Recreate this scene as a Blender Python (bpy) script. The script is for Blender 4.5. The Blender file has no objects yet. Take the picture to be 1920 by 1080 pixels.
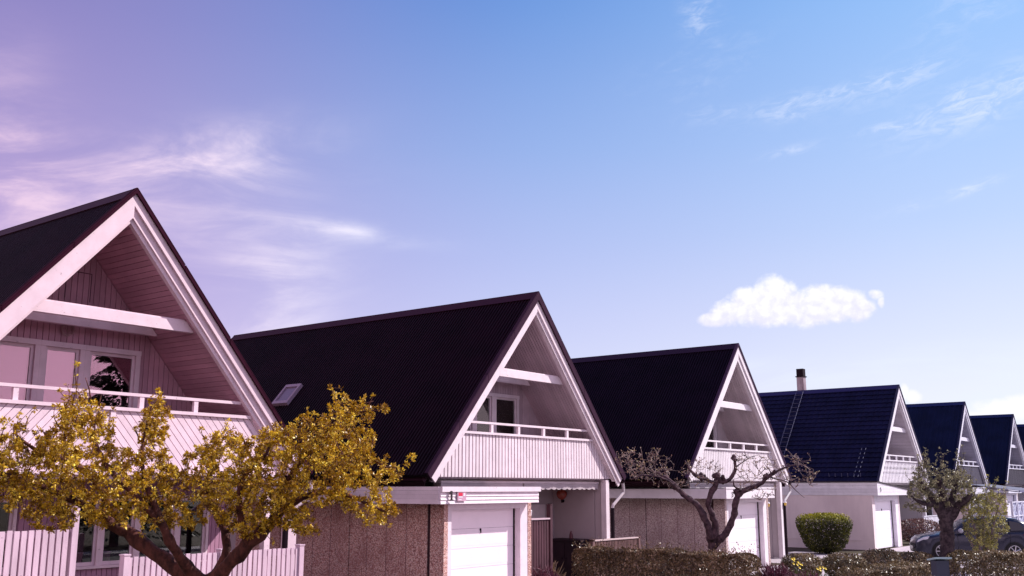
import bpy, math, random
import numpy as np
from mathutils import Vector, Matrix
S = bpy.context.scene
COL = S.collection
rnd = random.Random(7)
R_ = math.radians

# ------------------------------------------------------------------ camera
EYE = Vector((0.0, 0.0, 2.75))
F = 1886.752                       # focal length in pixels of a 1920 px wide frame
EX = Vector((0.60952005, -0.79277065, 0.0))          # camera right
EU = Vector((-0.15454362, -0.11882054, 0.98081494))  # camera up
EB = Vector((-0.7775613, -0.59782637, -0.19494115))  # camera back
cam = bpy.data.cameras.new('camera')
cam.sensor_width = 36.0
cam.lens = 36.0 * F / 1920.0
cam.clip_start = 0.1
cam.clip_end = 6000.0
camo = bpy.data.objects.new('camera', cam)
camo.matrix_world = Matrix(((EX.x, EU.x, EB.x, EYE.x), (EX.y, EU.y, EB.y, EYE.y), (EX.z, EU.z, EB.z, EYE.z), (0, 0, 0, 1)))
COL.objects.link(camo)
S.camera = camo
def at(px, py, d):
    """world point seen at a photo pixel, d metres in front of the camera"""
    return EYE + EX * ((px - 960) / F * d) - EU * ((py - 540) / F * d) - EB * d
def ground_at(px, d):
    py = 540 - F * (-EYE.z / d + EB.z * -1 * -1) / EU.z
    p = at(px, 540, d)
    k = -p.z / EU.z
    q = p + EU * k
    return Vector((q.x, q.y, 0.0))

# ------------------------------------------------------------------ light
SUN = Vector((1.28, -1.0, 1.38)).normalized()
SUN_EL = math.asin(SUN.z)
SUN_AZ = math.atan2(SUN.x, SUN.y)
sun = bpy.data.lights.new('sun', 'SUN')
sun.energy = 4.9
sun.angle = R_(0.53)
sun.color = (1.0, 0.93, 0.90)
suno = bpy.data.objects.new('sun', sun)
suno.rotation_euler = (-SUN).to_track_quat('-Z', 'Y').to_euler()
suno.location = (20, -40, 60)
COL.objects.link(suno)

S.view_settings.view_transform = 'Standard'
S.view_settings.look = 'None'
S.view_settings.exposure = 0.35
S.view_settings.gamma = 1.0
S.view_settings.use_curve_mapping = False
S.render.engine = 'CYCLES'
S.cycles.max_bounces = 6
S.cycles.caustics_reflective = False
S.cycles.caustics_refractive = False
S.cycles.sample_clamp_indirect = 6.0

# ------------------------------------------------------------------ sky
class Nodes:
    def __init__(s, nt): s.nt = nt
    def n(s, t, **kw):
        o = s.nt.nodes.new(t)
        for k, v in kw.items(): setattr(o, k, v)
        return o
    def put(s, sock, v):
        if isinstance(v, bpy.types.NodeSocket): s.nt.links.new(v, sock)
        elif v is not None: sock.default_value = v
    def m(s, op, a, b=None, c=None, clamp=False):
        o = s.n('ShaderNodeMath', operation=op); o.use_clamp = clamp
        s.put(o.inputs[0], a)
        if b is not None: s.put(o.inputs[1], b)
        if c is not None: s.put(o.inputs[2], c)
        return o.outputs[0]
    def mix(s, f, a, b, mode='MIX'):
        o = s.n('ShaderNodeMix', data_type='RGBA', blend_type=mode)
        s.put(o.inputs[0], f); s.put(o.inputs[6], a); s.put(o.inputs[7], b)
        return o.outputs[2]
    def ss(s, v, lo, hi, a=0.0, b=1.0):
        o = s.n('ShaderNodeMapRange', interpolation_type='SMOOTHSTEP')
        s.put(o.inputs[0], v)
        for i, q in enumerate((lo, hi, a, b)): o.inputs[i + 1].default_value = q
        return o.outputs[0]
    def xyz(s, x, y, z=0.0):
        o = s.n('ShaderNodeCombineXYZ')
        for i, q in enumerate((x, y, z)): s.put(o.inputs[i], q)
        return o.outputs[0]
    def noise(s, vec, scale, detail=4.0, rough=0.55, dist=0.0):
        o = s.n('ShaderNodeTexNoise')
        if vec is not None: s.put(o.inputs['Vector'], vec)
        o.inputs['Scale'].default_value = scale
        o.inputs['Detail'].default_value = detail
        o.inputs['Roughness'].default_value = rough
        o.inputs['Distortion'].default_value = dist
        return o.outputs['Fac']

def build_sky():
    w = bpy.data.worlds.new('World'); S.world = w; w.use_nodes = True
    nt = w.node_tree; nt.nodes.clear(); g = Nodes(nt)
    sky = g.n('ShaderNodeTexSky', sky_type='NISHITA')
    sky.sun_disc = False
    sky.sun_elevation = SUN_EL; sky.sun_rotation = SUN_AZ
    sky.air_density = 1.0; sky.dust_density = 0.6; sky.ozone_density = 2.0
    tc = g.n('ShaderNodeTexCoord')
    sp = g.n('ShaderNodeSeparateXYZ'); nt.links.new(tc.outputs['Generated'], sp.inputs[0])
    az = g.m('MULTIPLY', g.m('ARCTAN2', sp.outputs[0], sp.outputs[1]), 57.29578)     # compass degrees from +Y
    el = g.m('MULTIPLY', g.m('ARCSINE', sp.outputs[2]), 57.29578)
    # the evening-pink quarter of the sky (north of the street), fading to clear blue
    pink = g.m('MULTIPLY', g.ss(az, 22.0, 56.0, 1.0, 0.0), g.ss(az, -175.0, -120.0))
    def ramp(stops):
        cr = g.n('ShaderNodeValToRGB'); cr.color_ramp.interpolation = 'B_SPLINE' if False else 'LINEAR'
        e = cr.color_ramp.elements
        while len(e) < len(stops): e.new(0.5)
        for i, (p, c) in enumerate(stops): e[i].position = p / 90.0; e[i].color = (*c, 1)
        nt.links.new(g.m('DIVIDE', el, 90.0, clamp=True), cr.inputs[0])
        return cr.outputs[0]
    mid_ = ramp([(0, (.80, .80, .96)), (5, (.70, .70, .94)), (9, (.58, .60, .91)), (13, (.46, .52, .87)), (19, (.30, .43, .81)), (27, (.145, .30, .72)), (50, (.07, .17, .52)), (90, (.05, .12, .42))])
    east = ramp([(0, (.92, .92, .99)), (5, (.84, .86, .99)), (10, (.68, .75, .99)), (14, (.53, .67, .98)), (19, (.42, .61, .98)), (26, (.31, .55, .97)), (50, (.12, .28, .70)), (90, (.05, .12, .42))])
    north = ramp([(0, (.70, .54, .82)), (6, (.63, .46, .77)), (12, (.47, .33, .66)), (18, (.40, .305, .62)), (25, (.285, .235, .55)), (50, (.11, .12, .40)), (90, (.05, .12, .42))])
    grad = g.mix(g.ss(az, 46.0, 84.0), mid_, east)
    grad = g.mix(pink, grad, north)
    # bright hazy aureole on the sun's side of the sky
    sol = g.m('MULTIPLY', g.m('MULTIPLY', g.ss(az, 88.0, 126.0), g.ss(az, 178.0, 160.0)), g.ss(el, 62.0, 14.0))
    grad = g.mix(g.m('MULTIPLY', sol, 0.9), grad, (1.45, 1.02, 1.22, 1))
    west = g.m('MULTIPLY', g.m('MULTIPLY', g.ss(az, 12.0, -25.0), g.ss(az, -178.0, -130.0)), g.ss(el, 70.0, 10.0))
    grad = g.mix(g.m('MULTIPLY', west, 0.8), grad, (1.75, 1.34, 1.46, 1))
    sc = g.n('ShaderNodeVectorMath', operation='SCALE'); nt.links.new(grad, sc.inputs[0]); sc.inputs['Scale'].default_value = 10.5
    base = g.mix(0.86, sky.outputs[0], sc.outputs[0])
    # thin wind-drawn cirrus
    vec = g.xyz(g.m('MULTIPLY', g.m('ADD', az, g.m('MULTIPLY', el, 0.9)), 0.055), g.m('MULTIPLY', g.m('SUBTRACT', el, g.m('MULTIPLY', az, 0.12)), 0.20), 0.0)
    n1 = g.noise(vec, 1.25, 7.0, 0.60, 0.9)
    n2 = g.noise(vec, 3.4, 6.0, 0.62, 0.6)
    def blob(a0, e0, ra, re, slope=0.0):
        da = g.m('DIVIDE', g.m('SUBTRACT', az, a0), ra)
        de = g.m('DIVIDE', g.m('SUBTRACT', g.m('SUBTRACT', el, e0), g.m('MULTIPLY', g.m('SUBTRACT', az, a0), slope)), re)
        r2 = g.m('ADD', g.m('MULTIPLY', da, da), g.m('MULTIPLY', de, de))
        return g.m('EXPONENT', g.m('MULTIPLY', r2, -1.0))
    def summ(lst):
        o = lst[0]
        for q in lst[1:]: o = g.m('ADD', o, q)
        return o
    left = summ([blob(31.0, 15.2, 8.0, 2.6, 0.10), blob(24.5, 16.5, 2.5, 4.0), blob(38.5, 11.0, 3.6, 2.4, 0.15), blob(42.5, 14.4, 4.0, 0.55, -0.10), blob(35.0, 17.8, 5.0, 1.4, 0.25), blob(38.5, 8.3, 5.0, 1.0)])
    right = summ([blob(63.5, 23.1, 3.0, 1.1, 0.22), blob(64.2, 20.6, 1.3, 0.42, 0.05), blob(68.4, 18.3, 1.3, 0.25, 0.12), blob(78.8, 19.8, 3.6, 1.1, 0.30), blob(77.6, 15.3, 2.7, 0.28, 0.20), blob(76.5, 22.4, 3.5, 0.9, 0.4), blob(64.0, 26.5, 1.0, 1.6, 0.3), blob(79.5, 25.3, 2.5, 0.8, 0.3), blob(74.0, 19.0, 1.4, 0.3, 0.1), blob(71.0, 21.2, 4.0, 0.7, 0.2)])
    low = summ([blob(77.0, 6.2, 6.5, 1.1), blob(78.5, 4.2, 2.6, 0.9), blob(78.5, 4.0, 2.4, 0.7), blob(72.6, 5.0, 0.9, 0.5), blob(72.0, 4.4, 3.0, 0.9), blob(66.5, 6.2, 4.0, 0.7)])
    n3 = g.noise(g.xyz(g.m('MULTIPLY', az, 0.35), g.m('MULTIPLY', g.m('SUBTRACT', el, g.m('MULTIPLY', az, 0.18)), 0.95), 5.0), 2.0, 6.0, 0.65, 0.8)
    right = g.m('MULTIPLY', right, g.ss(n3, 0.38, 0.66, 0.10, 1.25))
    tex = g.m('MULTIPLY', g.ss(n1, 0.33, 0.66), g.ss(n2, 0.26, 0.66, 0.35, 1.0))
    cl = g.m('MULTIPLY', g.m('ADD', g.m('ADD', g.m('MULTIPLY', left, 1.05), g.m('MULTIPLY', right, 0.62)), g.m('MULTIPLY', low, 0.75)), g.m('ADD', tex, 0.04), clamp=True)
    white = g.mix(pink, (8.2, 8.8, 10.6, 1), (8.2, 6.0, 8.0, 1))
    base = g.mix(cl, base, white)
    # one small fair-weather cumulus
    jn = g.noise(g.xyz(az, el, 0.0), 1.15, 6.0, 0.62, 0.3)
    jn = g.m('MULTIPLY', g.m('SUBTRACT', jn, 0.5), 1.5)
    jf = g.noise(g.xyz(az, el, 3.0), 2.2, 3.0, 0.5, 0.2)
    jn = g.m('ADD', jn, g.m('MULTIPLY', g.m('SUBTRACT', jf, 0.5), 0.45))
    def puff(px, py, rx, ry):
        d = (at(px, py, 1.0) - EYE).normalized()
        a0 = math.degrees(math.atan2(d.x, d.y)); e0 = math.degrees(math.asin(d.z))
        k = 60.0 / F
        da = g.m('DIVIDE', g.m('SUBTRACT', az, a0), rx * k * 0.98); de = g.m('DIVIDE', g.m('SUBTRACT', el, e0), ry * k)
        return g.m('SUBTRACT', 1.0, g.m('ADD', g.m('MULTIPLY', da, da), g.m('MULTIPLY', de, de)))
    cum = None
    for q in [(1338, 600, 30, 14), (1376, 585, 44, 24), (1412, 575, 52, 34), (1452, 556, 40, 36), (1452, 580, 90, 30), (1510, 580, 60, 32), (1540, 566, 46, 30), (1578, 572, 46, 30), (1606, 580, 32, 22)]:
        p = puff(*q)
        cum = p if cum is None else g.m('MAXIMUM', cum, p)
    wisp = g.m('SUBTRACT', g.m('MAXIMUM', puff(1642, 552, 18, 12), puff(1652, 566, 8, 14)), 0.55)
    cum = g.m('MAXIMUM', cum, wisp)
    flat = g.ss(el, 7.85, 9.0)
    cm = g.m('MULTIPLY', g.ss(g.m('ADD', cum, jn), -0.30, 0.62), flat)
    shade = g.ss(g.m('ADD', g.m('MULTIPLY', jf, 2.8), g.m('MULTIPLY', el, 0.42)), 4.8, 6.2)
    cw = g.mix(shade, (8.3, 8.2, 9.9, 1), (10.1, 10.0, 10.6, 1))
    base = g.mix(cm, base, cw)
    bank = None
    for q in [(1890, 768, 62, 20), (1850, 782, 44, 14), (1930, 760, 50, 22), (1712, 744, 15, 13), (1696, 735, 8, 16)]:
        p = puff(*q)
        bank = p if bank is None else g.m('MAXIMUM', bank, p)
    bm2 = g.m('MULTIPLY', g.ss(g.m('ADD', bank, jn), -0.25, 0.9), 0.85)
    base = g.mix(bm2, base, (10.0, 9.9, 10.6, 1))
    bg = g.n('ShaderNodeBackground'); bg.inputs[1].default_value = 0.082
    nt.links.new(base, bg.inputs[0])
    out = g.n('ShaderNodeOutputWorld'); nt.links.new(bg.outputs[0], out.inputs[0])
build_sky()

# ------------------------------------------------------------------ materials
MATS = {}
def mat(name, col, rough=0.6, spec=0.4, metal=0.0, var=0.0, vscale=3.0, bump=0.0, bscale=40.0, col2=None, stretch=None, island=0.0, chips=0.0):
    if name in MATS: return MATS[name]
    m = bpy.data.materials.new(name); m.use_nodes = True
    nt = m.node_tree; g = Nodes(nt); b = nt.nodes['Principled BSDF']
    b.inputs['Roughness'].default_value = rough
    b.inputs['Specular IOR Level'].default_value = spec
    b.inputs['Metallic'].default_value = metal
    c = (*col, 1.0)
    b.inputs['Base Color'].default_value = c
    tc = g.n('ShaderNodeTexCoord'); v = tc.outputs['Object']
    if stretch:
        mp = g.n('ShaderNodeMapping'); mp.inputs['Scale'].default_value = stretch
        nt.links.new(v, mp.inputs[0]); v = mp.outputs[0]
    if var or col2:
        n = g.noise(v, vscale, 6.0, 0.62)
        f = g.ss(n, 0.30, 0.72)
        o = (*col2, 1.0) if col2 else tuple(max(0, x * (1 - var)) for x in col) + (1.0,)
        base = g.mix(f, c, o)
        if island:      # every board its own slight tone
            ge = g.n('ShaderNodeNewGeometry')
            base = g.mix(g.m('MULTIPLY', ge.outputs['Random Per Island'], island), base, tuple(x * 0.45 for x in col) + (1.0,))
        if chips:       # flaked paint and nail marks
            mp = g.n('ShaderNodeMapping'); mp.inputs['Scale'].default_value = (1.0, 1.0, 1.0); nt.links.new(tc.outputs['Object'], mp.inputs[0])
            cn = g.noise(mp.outputs[0], 16.0, 8.0, 0.68, 0.6)
            base = g.mix(g.m('MULTIPLY', g.ss(cn, 0.62, 0.70), chips), base, (0.10, 0.05, 0.06, 1.0))
        nt.links.new(base, b.inputs['Base Color'])
    if bump:
        n = g.noise(v, bscale, 5.0, 0.6)
        bp = g.n('ShaderNodeBump'); bp.inputs['Strength'].default_value = bump; bp.inputs['Distance'].default_value = 0.02
        nt.links.new(n, bp.inputs['Height']); nt.links.new(bp.outputs[0], b.inputs['Normal'])
    MATS[name] = m
    return m

def pebble_mat(name, dark, mid, light):
    if name in MATS: return MATS[name]
    m = bpy.data.materials.new(name); m.use_nodes = True
    nt = m.node_tree; g = Nodes(nt); b = nt.nodes['Principled BSDF']; b.inputs['Roughness'].default_value = 0.8
    tc = g.n('ShaderNodeTexCoord')
    vo = g.n('ShaderNodeTexVoronoi'); vo.inputs['Scale'].default_value = 42.0; nt.links.new(tc.outputs['Object'], vo.inputs['Vector'])
    sep = g.n('ShaderNodeSeparateColor'); nt.links.new(vo.outputs['Color'], sep.inputs[0])
    f = g.ss(sep.outputs[0], 0.15, 0.9)
    c = g.mix(f, (*mid, 1), (*light, 1))
    c = g.mix(g.ss(vo.outputs['Distance'], 0.40, 0.85), c, (*dark, 1))
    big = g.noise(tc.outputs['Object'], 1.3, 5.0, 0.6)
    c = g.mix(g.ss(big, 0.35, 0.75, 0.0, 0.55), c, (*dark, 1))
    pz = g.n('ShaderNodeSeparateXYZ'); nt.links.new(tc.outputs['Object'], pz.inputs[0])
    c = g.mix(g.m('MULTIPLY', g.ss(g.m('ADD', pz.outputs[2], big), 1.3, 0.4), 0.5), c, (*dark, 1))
    nt.links.new(c, b.inputs['Base Color'])
    bp = g.n('ShaderNodeBump'); bp.inputs['Strength'].default_value = 0.9; bp.inputs['Distance'].default_value = 0.03; bp.invert = True
    nt.links.new(vo.outputs['Distance'], bp.inputs['Height']); nt.links.new(bp.outputs[0], b.inputs['Normal'])
    MATS[name] = m
    return m

def leaf_mat(name, stops, rough=0.42, trans=0.25, spec=0.5):
    if name in MATS: return MATS[name]
    m = bpy.data.materials.new(name); m.use_nodes = True
    nt = m.node_tree; g = Nodes(nt); b = nt.nodes['Principled BSDF']
    a = g.n('ShaderNodeAttribute', attribute_name='v')
    cr = g.n('ShaderNodeValToRGB')
    e = cr.color_ramp.elements
    while len(e) < len(stops): e.new(0.5)
    for i, c in enumerate(stops):
        e[i].position = i / (len(stops) - 1); e[i].color = (*c, 1)
    nt.links.new(a.outputs['Fac'], cr.inputs[0])
    nt.links.new(cr.outputs[0], b.inputs['Base Color'])
    b.inputs['Roughness'].default_value = rough; b.inputs['Specular IOR Level'].default_value = spec
    t = g.n('ShaderNodeBsdfTranslucent'); nt.links.new(cr.outputs[0], t.inputs[0])
    mx = g.n('ShaderNodeMixShader'); mx.inputs[0].default_value = trans
    nt.links.new(b.outputs[0], mx.inputs[1]); nt.links.new(t.outputs[0], mx.inputs[2])
    nt.links.new(mx.outputs[0], nt.nodes['Material Output'].inputs[0])
    MATS[name] = m
    return m

def glass_mat(name='window glass', tint=(1, 1, 1), boost=1.1):
    if name in MATS: return MATS[name]
    m = bpy.data.materials.new(name); m.use_nodes = True
    nt = m.node_tree; g = Nodes(nt)
    nt.nodes.remove(nt.nodes['Principled BSDF'])
    t = g.n('ShaderNodeBsdfTransparent')
    gl = g.n('ShaderNodeBsdfGlossy'); gl.inputs['Roughness'].default_value = 0.01; gl.inputs[0].default_value = (*tint, 1)
    fr = g.n('ShaderNodeFresnel'); fr.inputs[0].default_value = 1.6
    mx = g.n('ShaderNodeMixShader')
    nt.links.new(g.m('MULTIPLY', fr.outputs[0], boost, clamp=True), mx.inputs[0])
    nt.links.new(t.outputs[0], mx.inputs[1]); nt.links.new(gl.outputs[0], mx.inputs[2])
    nt.links.new(mx.outputs[0], nt.nodes['Material Output'].inputs[0])
    MATS[name] = m
    return m

# ------------------------------------------------------------------ mesh helpers
class MB:
    def __init__(s): s.v = []; s.f = []
    def box(s, x0, y0, z0, x1, y1, z1):
        i = len(s.v)
        s.v += [(x0, y0, z0), (x1, y0, z0), (x1, y1, z0), (x0, y1, z0), (x0, y0, z1), (x1, y0, z1), (x1, y1, z1), (x0, y1, z1)]
        s.f += [(i, i + 3, i + 2, i + 1), (i + 4, i + 5, i + 6, i + 7), (i, i + 1, i + 5, i + 4), (i + 1, i + 2, i + 6, i + 5), (i + 2, i + 3, i + 7, i + 6), (i + 3, i, i + 4, i + 7)]
        return s
    def prism(s, poly, fn, w0, w1):
        """poly of (u,v); fn(u,v,w) -> xyz"""
        n = len(poly); i = len(s.v)
        s.v += [tuple(fn(u, v, w0)) for u, v in poly] + [tuple(fn(u, v, w1)) for u, v in poly]
        s.f.append(tuple(range(i + n - 1, i - 1, -1))); s.f.append(tuple(range(i + n, i + 2 * n)))
        for k in range(n):
            k2 = (k + 1) % n
            s.f.append((i + k, i + k2, i + n + k2, i + n + k))
        return s
    def sheet(s, pts):
        i = len(s.v); s.v += [tuple(p) for p in pts]; s.f.append(tuple(range(i, i + len(pts)))); return s
    def tube(s, pts, rads, n=8, cap=True):
        pts = [Vector(p) for p in pts]
        if len(pts) < 2: return s
        t = (pts[1] - pts[0]).normalized()
        u = t.orthogonal().normalized()
        base = len(s.v)
        for k, p in enumerate(pts):
            if k == 0: t2 = (pts[1] - pts[0])
            elif k == len(pts) - 1: t2 = pts[k] - pts[k - 1]
            else: t2 = pts[k + 1] - pts[k - 1]
            if t2.length < 1e-9: t2 = t
            t2 = t2.normalized()
            u = (u - t2 * u.dot(t2))
            u = u.normalized() if u.length > 1e-6 else t2.orthogonal().normalized()
            w = t2.cross(u)
            r = rads[k] if hasattr(rads, '__len__') else rads
            for j in range(n):
                a = 2 * math.pi * j / n
                s.v.append(tuple(p + (u * math.cos(a) + w * math.sin(a)) * r))
        for k in range(len(pts) - 1):
            for j in range(n):
                j2 = (j + 1) % n
                a = base + k * n
                s.f.append((a + j, a + j2, a + n + j2, a + n + j))
        if cap:
            s.f.append(tuple(base + j for j in range(n - 1, -1, -1)))
            e = base + (len(pts) - 1) * n
            s.f.append(tuple(e + j for j in range(n)))
        return s
    def lathe(s, prof, c=(0, 0, 0), n=16, axis='z'):
        b = len(s.v)
        for r, h in prof:
            for j in range(n):
                a = 2 * math.pi * j / n
                p = (r * math.cos(a), r * math.sin(a), h)
                if axis == 'y': p = (p[0], p[2], p[1])
                if axis == 'x': p = (p[2], p[0], p[1])
                s.v.append((p[0] + c[0], p[1] + c[1], p[2] + c[2]))
        for k in range(len(prof) - 1):
            for j in range(n):
                j2 = (j + 1) % n
                s.f.append((b + k * n + j, b + k * n + j2, b + (k + 1) * n + j2, b + (k + 1) * n + j))
        s.f.append(tuple(b + j for j in range(n - 1, -1, -1)))
        e = b + (len(prof) - 1) * n
        s.f.append(tuple(e + j for j in range(n)))
        return s
    def build(s, name, m, parent=None, smooth=False, off=None):
        me = bpy.data.meshes.new(name)
        v = s.v
        if off is not None: v = [(a - off[0], b - off[1], c - off[2]) for a, b, c in v]
        me.from_pydata(v, [], s.f); me.update()
        if smooth: me.shade_smooth()
        me.materials.append(m)
        o = bpy.data.objects.new(name, me); COL.objects.link(o)
        if parent is not None: o.parent = parent
        return o

def clip_half(poly, a, b, c):
    """keep a*u+b*v<=c"""
    out = []
    for i in range(len(poly)):
        p, q = poly[i], poly[(i + 1) % len(poly)]
        dp, dq = a * p[0] + b * p[1] - c, a * q[0] + b * q[1] - c
        if dp <= 0: out.append(p)
        if dp * dq < 0:
            t = dp / (dp - dq); out.append((p[0] + t * (q[0] - p[0]), p[1] + t * (q[1] - p[1])))
    return out
def boards(mb, poly, ang, pitch, gap, fn, w0, w1, holes=(), phase=0.0, jit=0.0):
    """cut a convex polygon into boards running at angle ang; rectangular holes only for ang=90deg"""
    d = (math.cos(ang), math.sin(ang)); n = (-d[1], d[0])
    vals = [n[0] * u + n[1] * v for u, v in poly]
    k0, k1 = math.floor((min(vals) - phase) / pitch), math.ceil((max(vals) - phase) / pitch)
    for k in range(k0, k1):
        a = k * pitch + phase + gap / 2; b = (k + 1) * pitch + phase - gap / 2
        pg = clip_half(clip_half(poly, n[0], n[1], b), -n[0], -n[1], -a)
        if len(pg) < 3: continue
        j = rnd.uniform(-jit, jit)
        pieces = [pg]
        for (hu0, hv0, hu1, hv1) in holes:
            nxt = []
            for p in pieces:
                us = [q[0] for q in p]; vs = [q[1] for q in p]
                if max(us) <= hu0 or min(us) >= hu1 or max(vs) <= hv0 or min(vs) >= hv1: nxt.append(p); continue
                for cl in (clip_half(p, 1, 0, hu0), clip_half(p, -1, 0, -hu1),
                           clip_half(clip_half(clip_half(p, -1, 0, -hu0), 1, 0, hu1), 0, 1, hv0),
                           clip_half(clip_half(clip_half(p, -1, 0, -hu0), 1, 0, hu1), 0, -1, -hv1)):
                    if len(cl) >= 3: nxt.append(cl)
            pieces = nxt
        for p in pieces:
            ar = abs(sum(p[i][0] * p[(i + 1) % len(p)][1] - p[(i + 1) % len(p)][0] * p[i][1] for i in range(len(p))))
            if ar > 1e-5: mb.prism(p, fn, w0 + j, w1 + j)

def thing(name, label, cat, loc=(0, 0, 0), rz=0.0, group=None):
    o = bpy.data.objects.new(name, None); COL.objects.link(o)
    o.empty_display_size = 0.3
    o.location = loc; o.rotation_euler = (0, 0, rz)
    o['label'] = label; o['category'] = cat
    if group: o['group'] = group
    return o
def tag(o, label, cat, group=None):
    o['label'] = label; o['category'] = cat
    if group: o['group'] = group
    return o
def struct(o): o['kind'] = 'structure'; return o
def text_mesh(mb, s, size, fn, depth):
    """letters (built-in font) as flat plates; fn(u,v,w)"""
    cu = bpy.data.curves.new('t', 'FONT'); cu.body = s; cu.size = size; cu.align_x = 'CENTER'; cu.extrude = depth / 2
    o = bpy.data.objects.new('t', cu); COL.objects.link(o)
    me = bpy.data.meshes.new_from_object(o.evaluated_get(bpy.context.evaluated_depsgraph_get()))
    b = len(mb.v)
    mb.v += [tuple(fn(v.co.x, v.co.y, v.co.z + depth / 2)) for v in me.vertices]
    mb.f += [tuple(b + i for i in p.vertices) for p in me.polygons]
    bpy.data.objects.remove(o); bpy.data.meshes.remove(me); bpy.data.curves.remove(cu)

# ------------------------------------------------------------------ shared colours
def lerp(a, b, t): return tuple(x + (y - x) * t for x, y in zip(a, b))
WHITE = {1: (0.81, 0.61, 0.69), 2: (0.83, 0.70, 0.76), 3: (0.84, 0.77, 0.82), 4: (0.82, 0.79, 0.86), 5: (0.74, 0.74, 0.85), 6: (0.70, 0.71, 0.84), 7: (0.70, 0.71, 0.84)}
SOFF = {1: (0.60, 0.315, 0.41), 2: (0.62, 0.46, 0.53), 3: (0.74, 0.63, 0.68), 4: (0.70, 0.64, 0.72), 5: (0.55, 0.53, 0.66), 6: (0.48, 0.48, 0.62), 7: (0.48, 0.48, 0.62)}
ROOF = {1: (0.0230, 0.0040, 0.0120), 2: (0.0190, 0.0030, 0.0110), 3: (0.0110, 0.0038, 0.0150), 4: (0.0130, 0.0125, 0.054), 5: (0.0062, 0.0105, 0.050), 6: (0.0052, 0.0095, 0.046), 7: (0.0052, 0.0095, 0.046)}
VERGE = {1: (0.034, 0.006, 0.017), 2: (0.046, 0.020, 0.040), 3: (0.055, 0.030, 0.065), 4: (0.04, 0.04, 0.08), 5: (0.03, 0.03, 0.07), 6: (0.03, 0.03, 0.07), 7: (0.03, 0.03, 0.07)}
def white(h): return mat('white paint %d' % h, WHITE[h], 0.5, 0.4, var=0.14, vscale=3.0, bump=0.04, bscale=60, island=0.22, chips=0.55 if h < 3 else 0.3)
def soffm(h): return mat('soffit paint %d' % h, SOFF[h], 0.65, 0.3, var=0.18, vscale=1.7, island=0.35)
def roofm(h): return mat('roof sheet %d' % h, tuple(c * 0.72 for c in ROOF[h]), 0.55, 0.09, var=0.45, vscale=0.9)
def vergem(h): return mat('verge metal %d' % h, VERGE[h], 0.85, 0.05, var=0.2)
GLASS = glass_mat()
GLASS1 = glass_mat('pink reflection glass', (1.0, 0.66, 0.82), 2.6)  # tint and boost put the sky reflection's pink into the glass itself
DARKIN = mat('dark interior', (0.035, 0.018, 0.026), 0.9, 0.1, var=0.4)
REFLECT_SHEET = mat('pink reflection sheet', (0.80, 0.42, 0.60), 0.8, 0.2, var=0.06, vscale=0.8)  # pink of the reflected sky, put into sheets added behind the panes
BLACKM = mat('black metal', (0.012, 0.005, 0.010), 0.6, 0.1)
GUTTER = mat('dark gutter metal', (0.030, 0.007, 0.016), 0.6, 0.12, var=0.3)
WOODB = mat('brown stained wood', (0.085, 0.030, 0.045), 0.7, 0.3, var=0.45, vscale=5, stretch=(1, 1, 0.2))

# ------------------------------------------------------------------ ground
mb = MB(); mb.sheet([(-1500, -1500, 0), (1500, -1500, 0), (1500, 1500, 0), (-1500, 1500, 0)])
struct(mb.build('ground', mat('garden lawn', (0.052, 0.046, 0.026), 0.9, 0.2, col2=(0.085, 0.060, 0.042), vscale=0.6, bump=0.4, bscale=8)))
mb = MB(); mb.sheet([(-300, -2.6, 0.004), (500, -2.6, 0.004), (500, 3.2, 0.004), (-300, 3.2, 0.004)])
struct(mb.build('road', mat('asphalt', (0.055, 0.052, 0.055), 0.85, 0.3, var=0.35, vscale=1.5, bump=0.3, bscale=60)))
mb = MB(); mb.box(-300, 3.2, 0.0, 500, 4.9, 0.12); mb.box(-300, -4.3, 0.0, 500, -2.6, 0.12)
struct(mb.build('pavement', mat('paving', (0.32, 0.29, 0.30), 0.85, 0.3, var=0.25, vscale=2.0)))
CONC = mat('concrete drive', (0.50, 0.43, 0.46), 0.85, 0.3, var=0.25, vscale=1.2, bump=0.2, bscale=25)
for x0, x1, y1 in ((16.9, 24.2, 15.35), (31.2, 36.8, 15.35), (38.5, 57.5, 13.2), (46.6, 51.5, 15.35), (64.5, 69, 15.35), (78, 82, 15.5)):
    mb = MB(); z = 0.010 if x0 == 46.6 else 0.006
    mb.sheet([(x0, 4.9, z), (x1, 4.9, z), (x1, y1, z), (x0, y1, z)])
    struct(mb.build('driveway', CONC))
mb = MB(); mb.sheet([(24.2, 14.5, 0.005), (26.6, 14.5, 0.005), (26.6, 18.5, 0.005), (24.2, 18.5, 0.005)]); mb.sheet([(36.8, 15, 0.005), (44, 15, 0.005), (44, 18, 0.005), (36.8, 18, 0.005)])
struct(mb.build('path', CONC))

# ------------------------------------------------------------------ houses
AP, SL = 8.15, 1.13                  # ridge height, roof slope (rise per metre)
YF = 16.4                            # plane of the gable fronts
def zo(x): return AP - SL * abs(x)
EAVE = 4.5
L0 = 13.6
def slope_fn(side, drop):
    """u = distance down the slope plane in x, v = y ; w = thickness normal to the slope (inwards)"""
    nx, nz = SL / math.hypot(1, SL), 1 / math.hypot(1, SL)
    return lambda u, v, w: (side * (u - nx * w), v, AP - drop - SL * u - nz * w)

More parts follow.
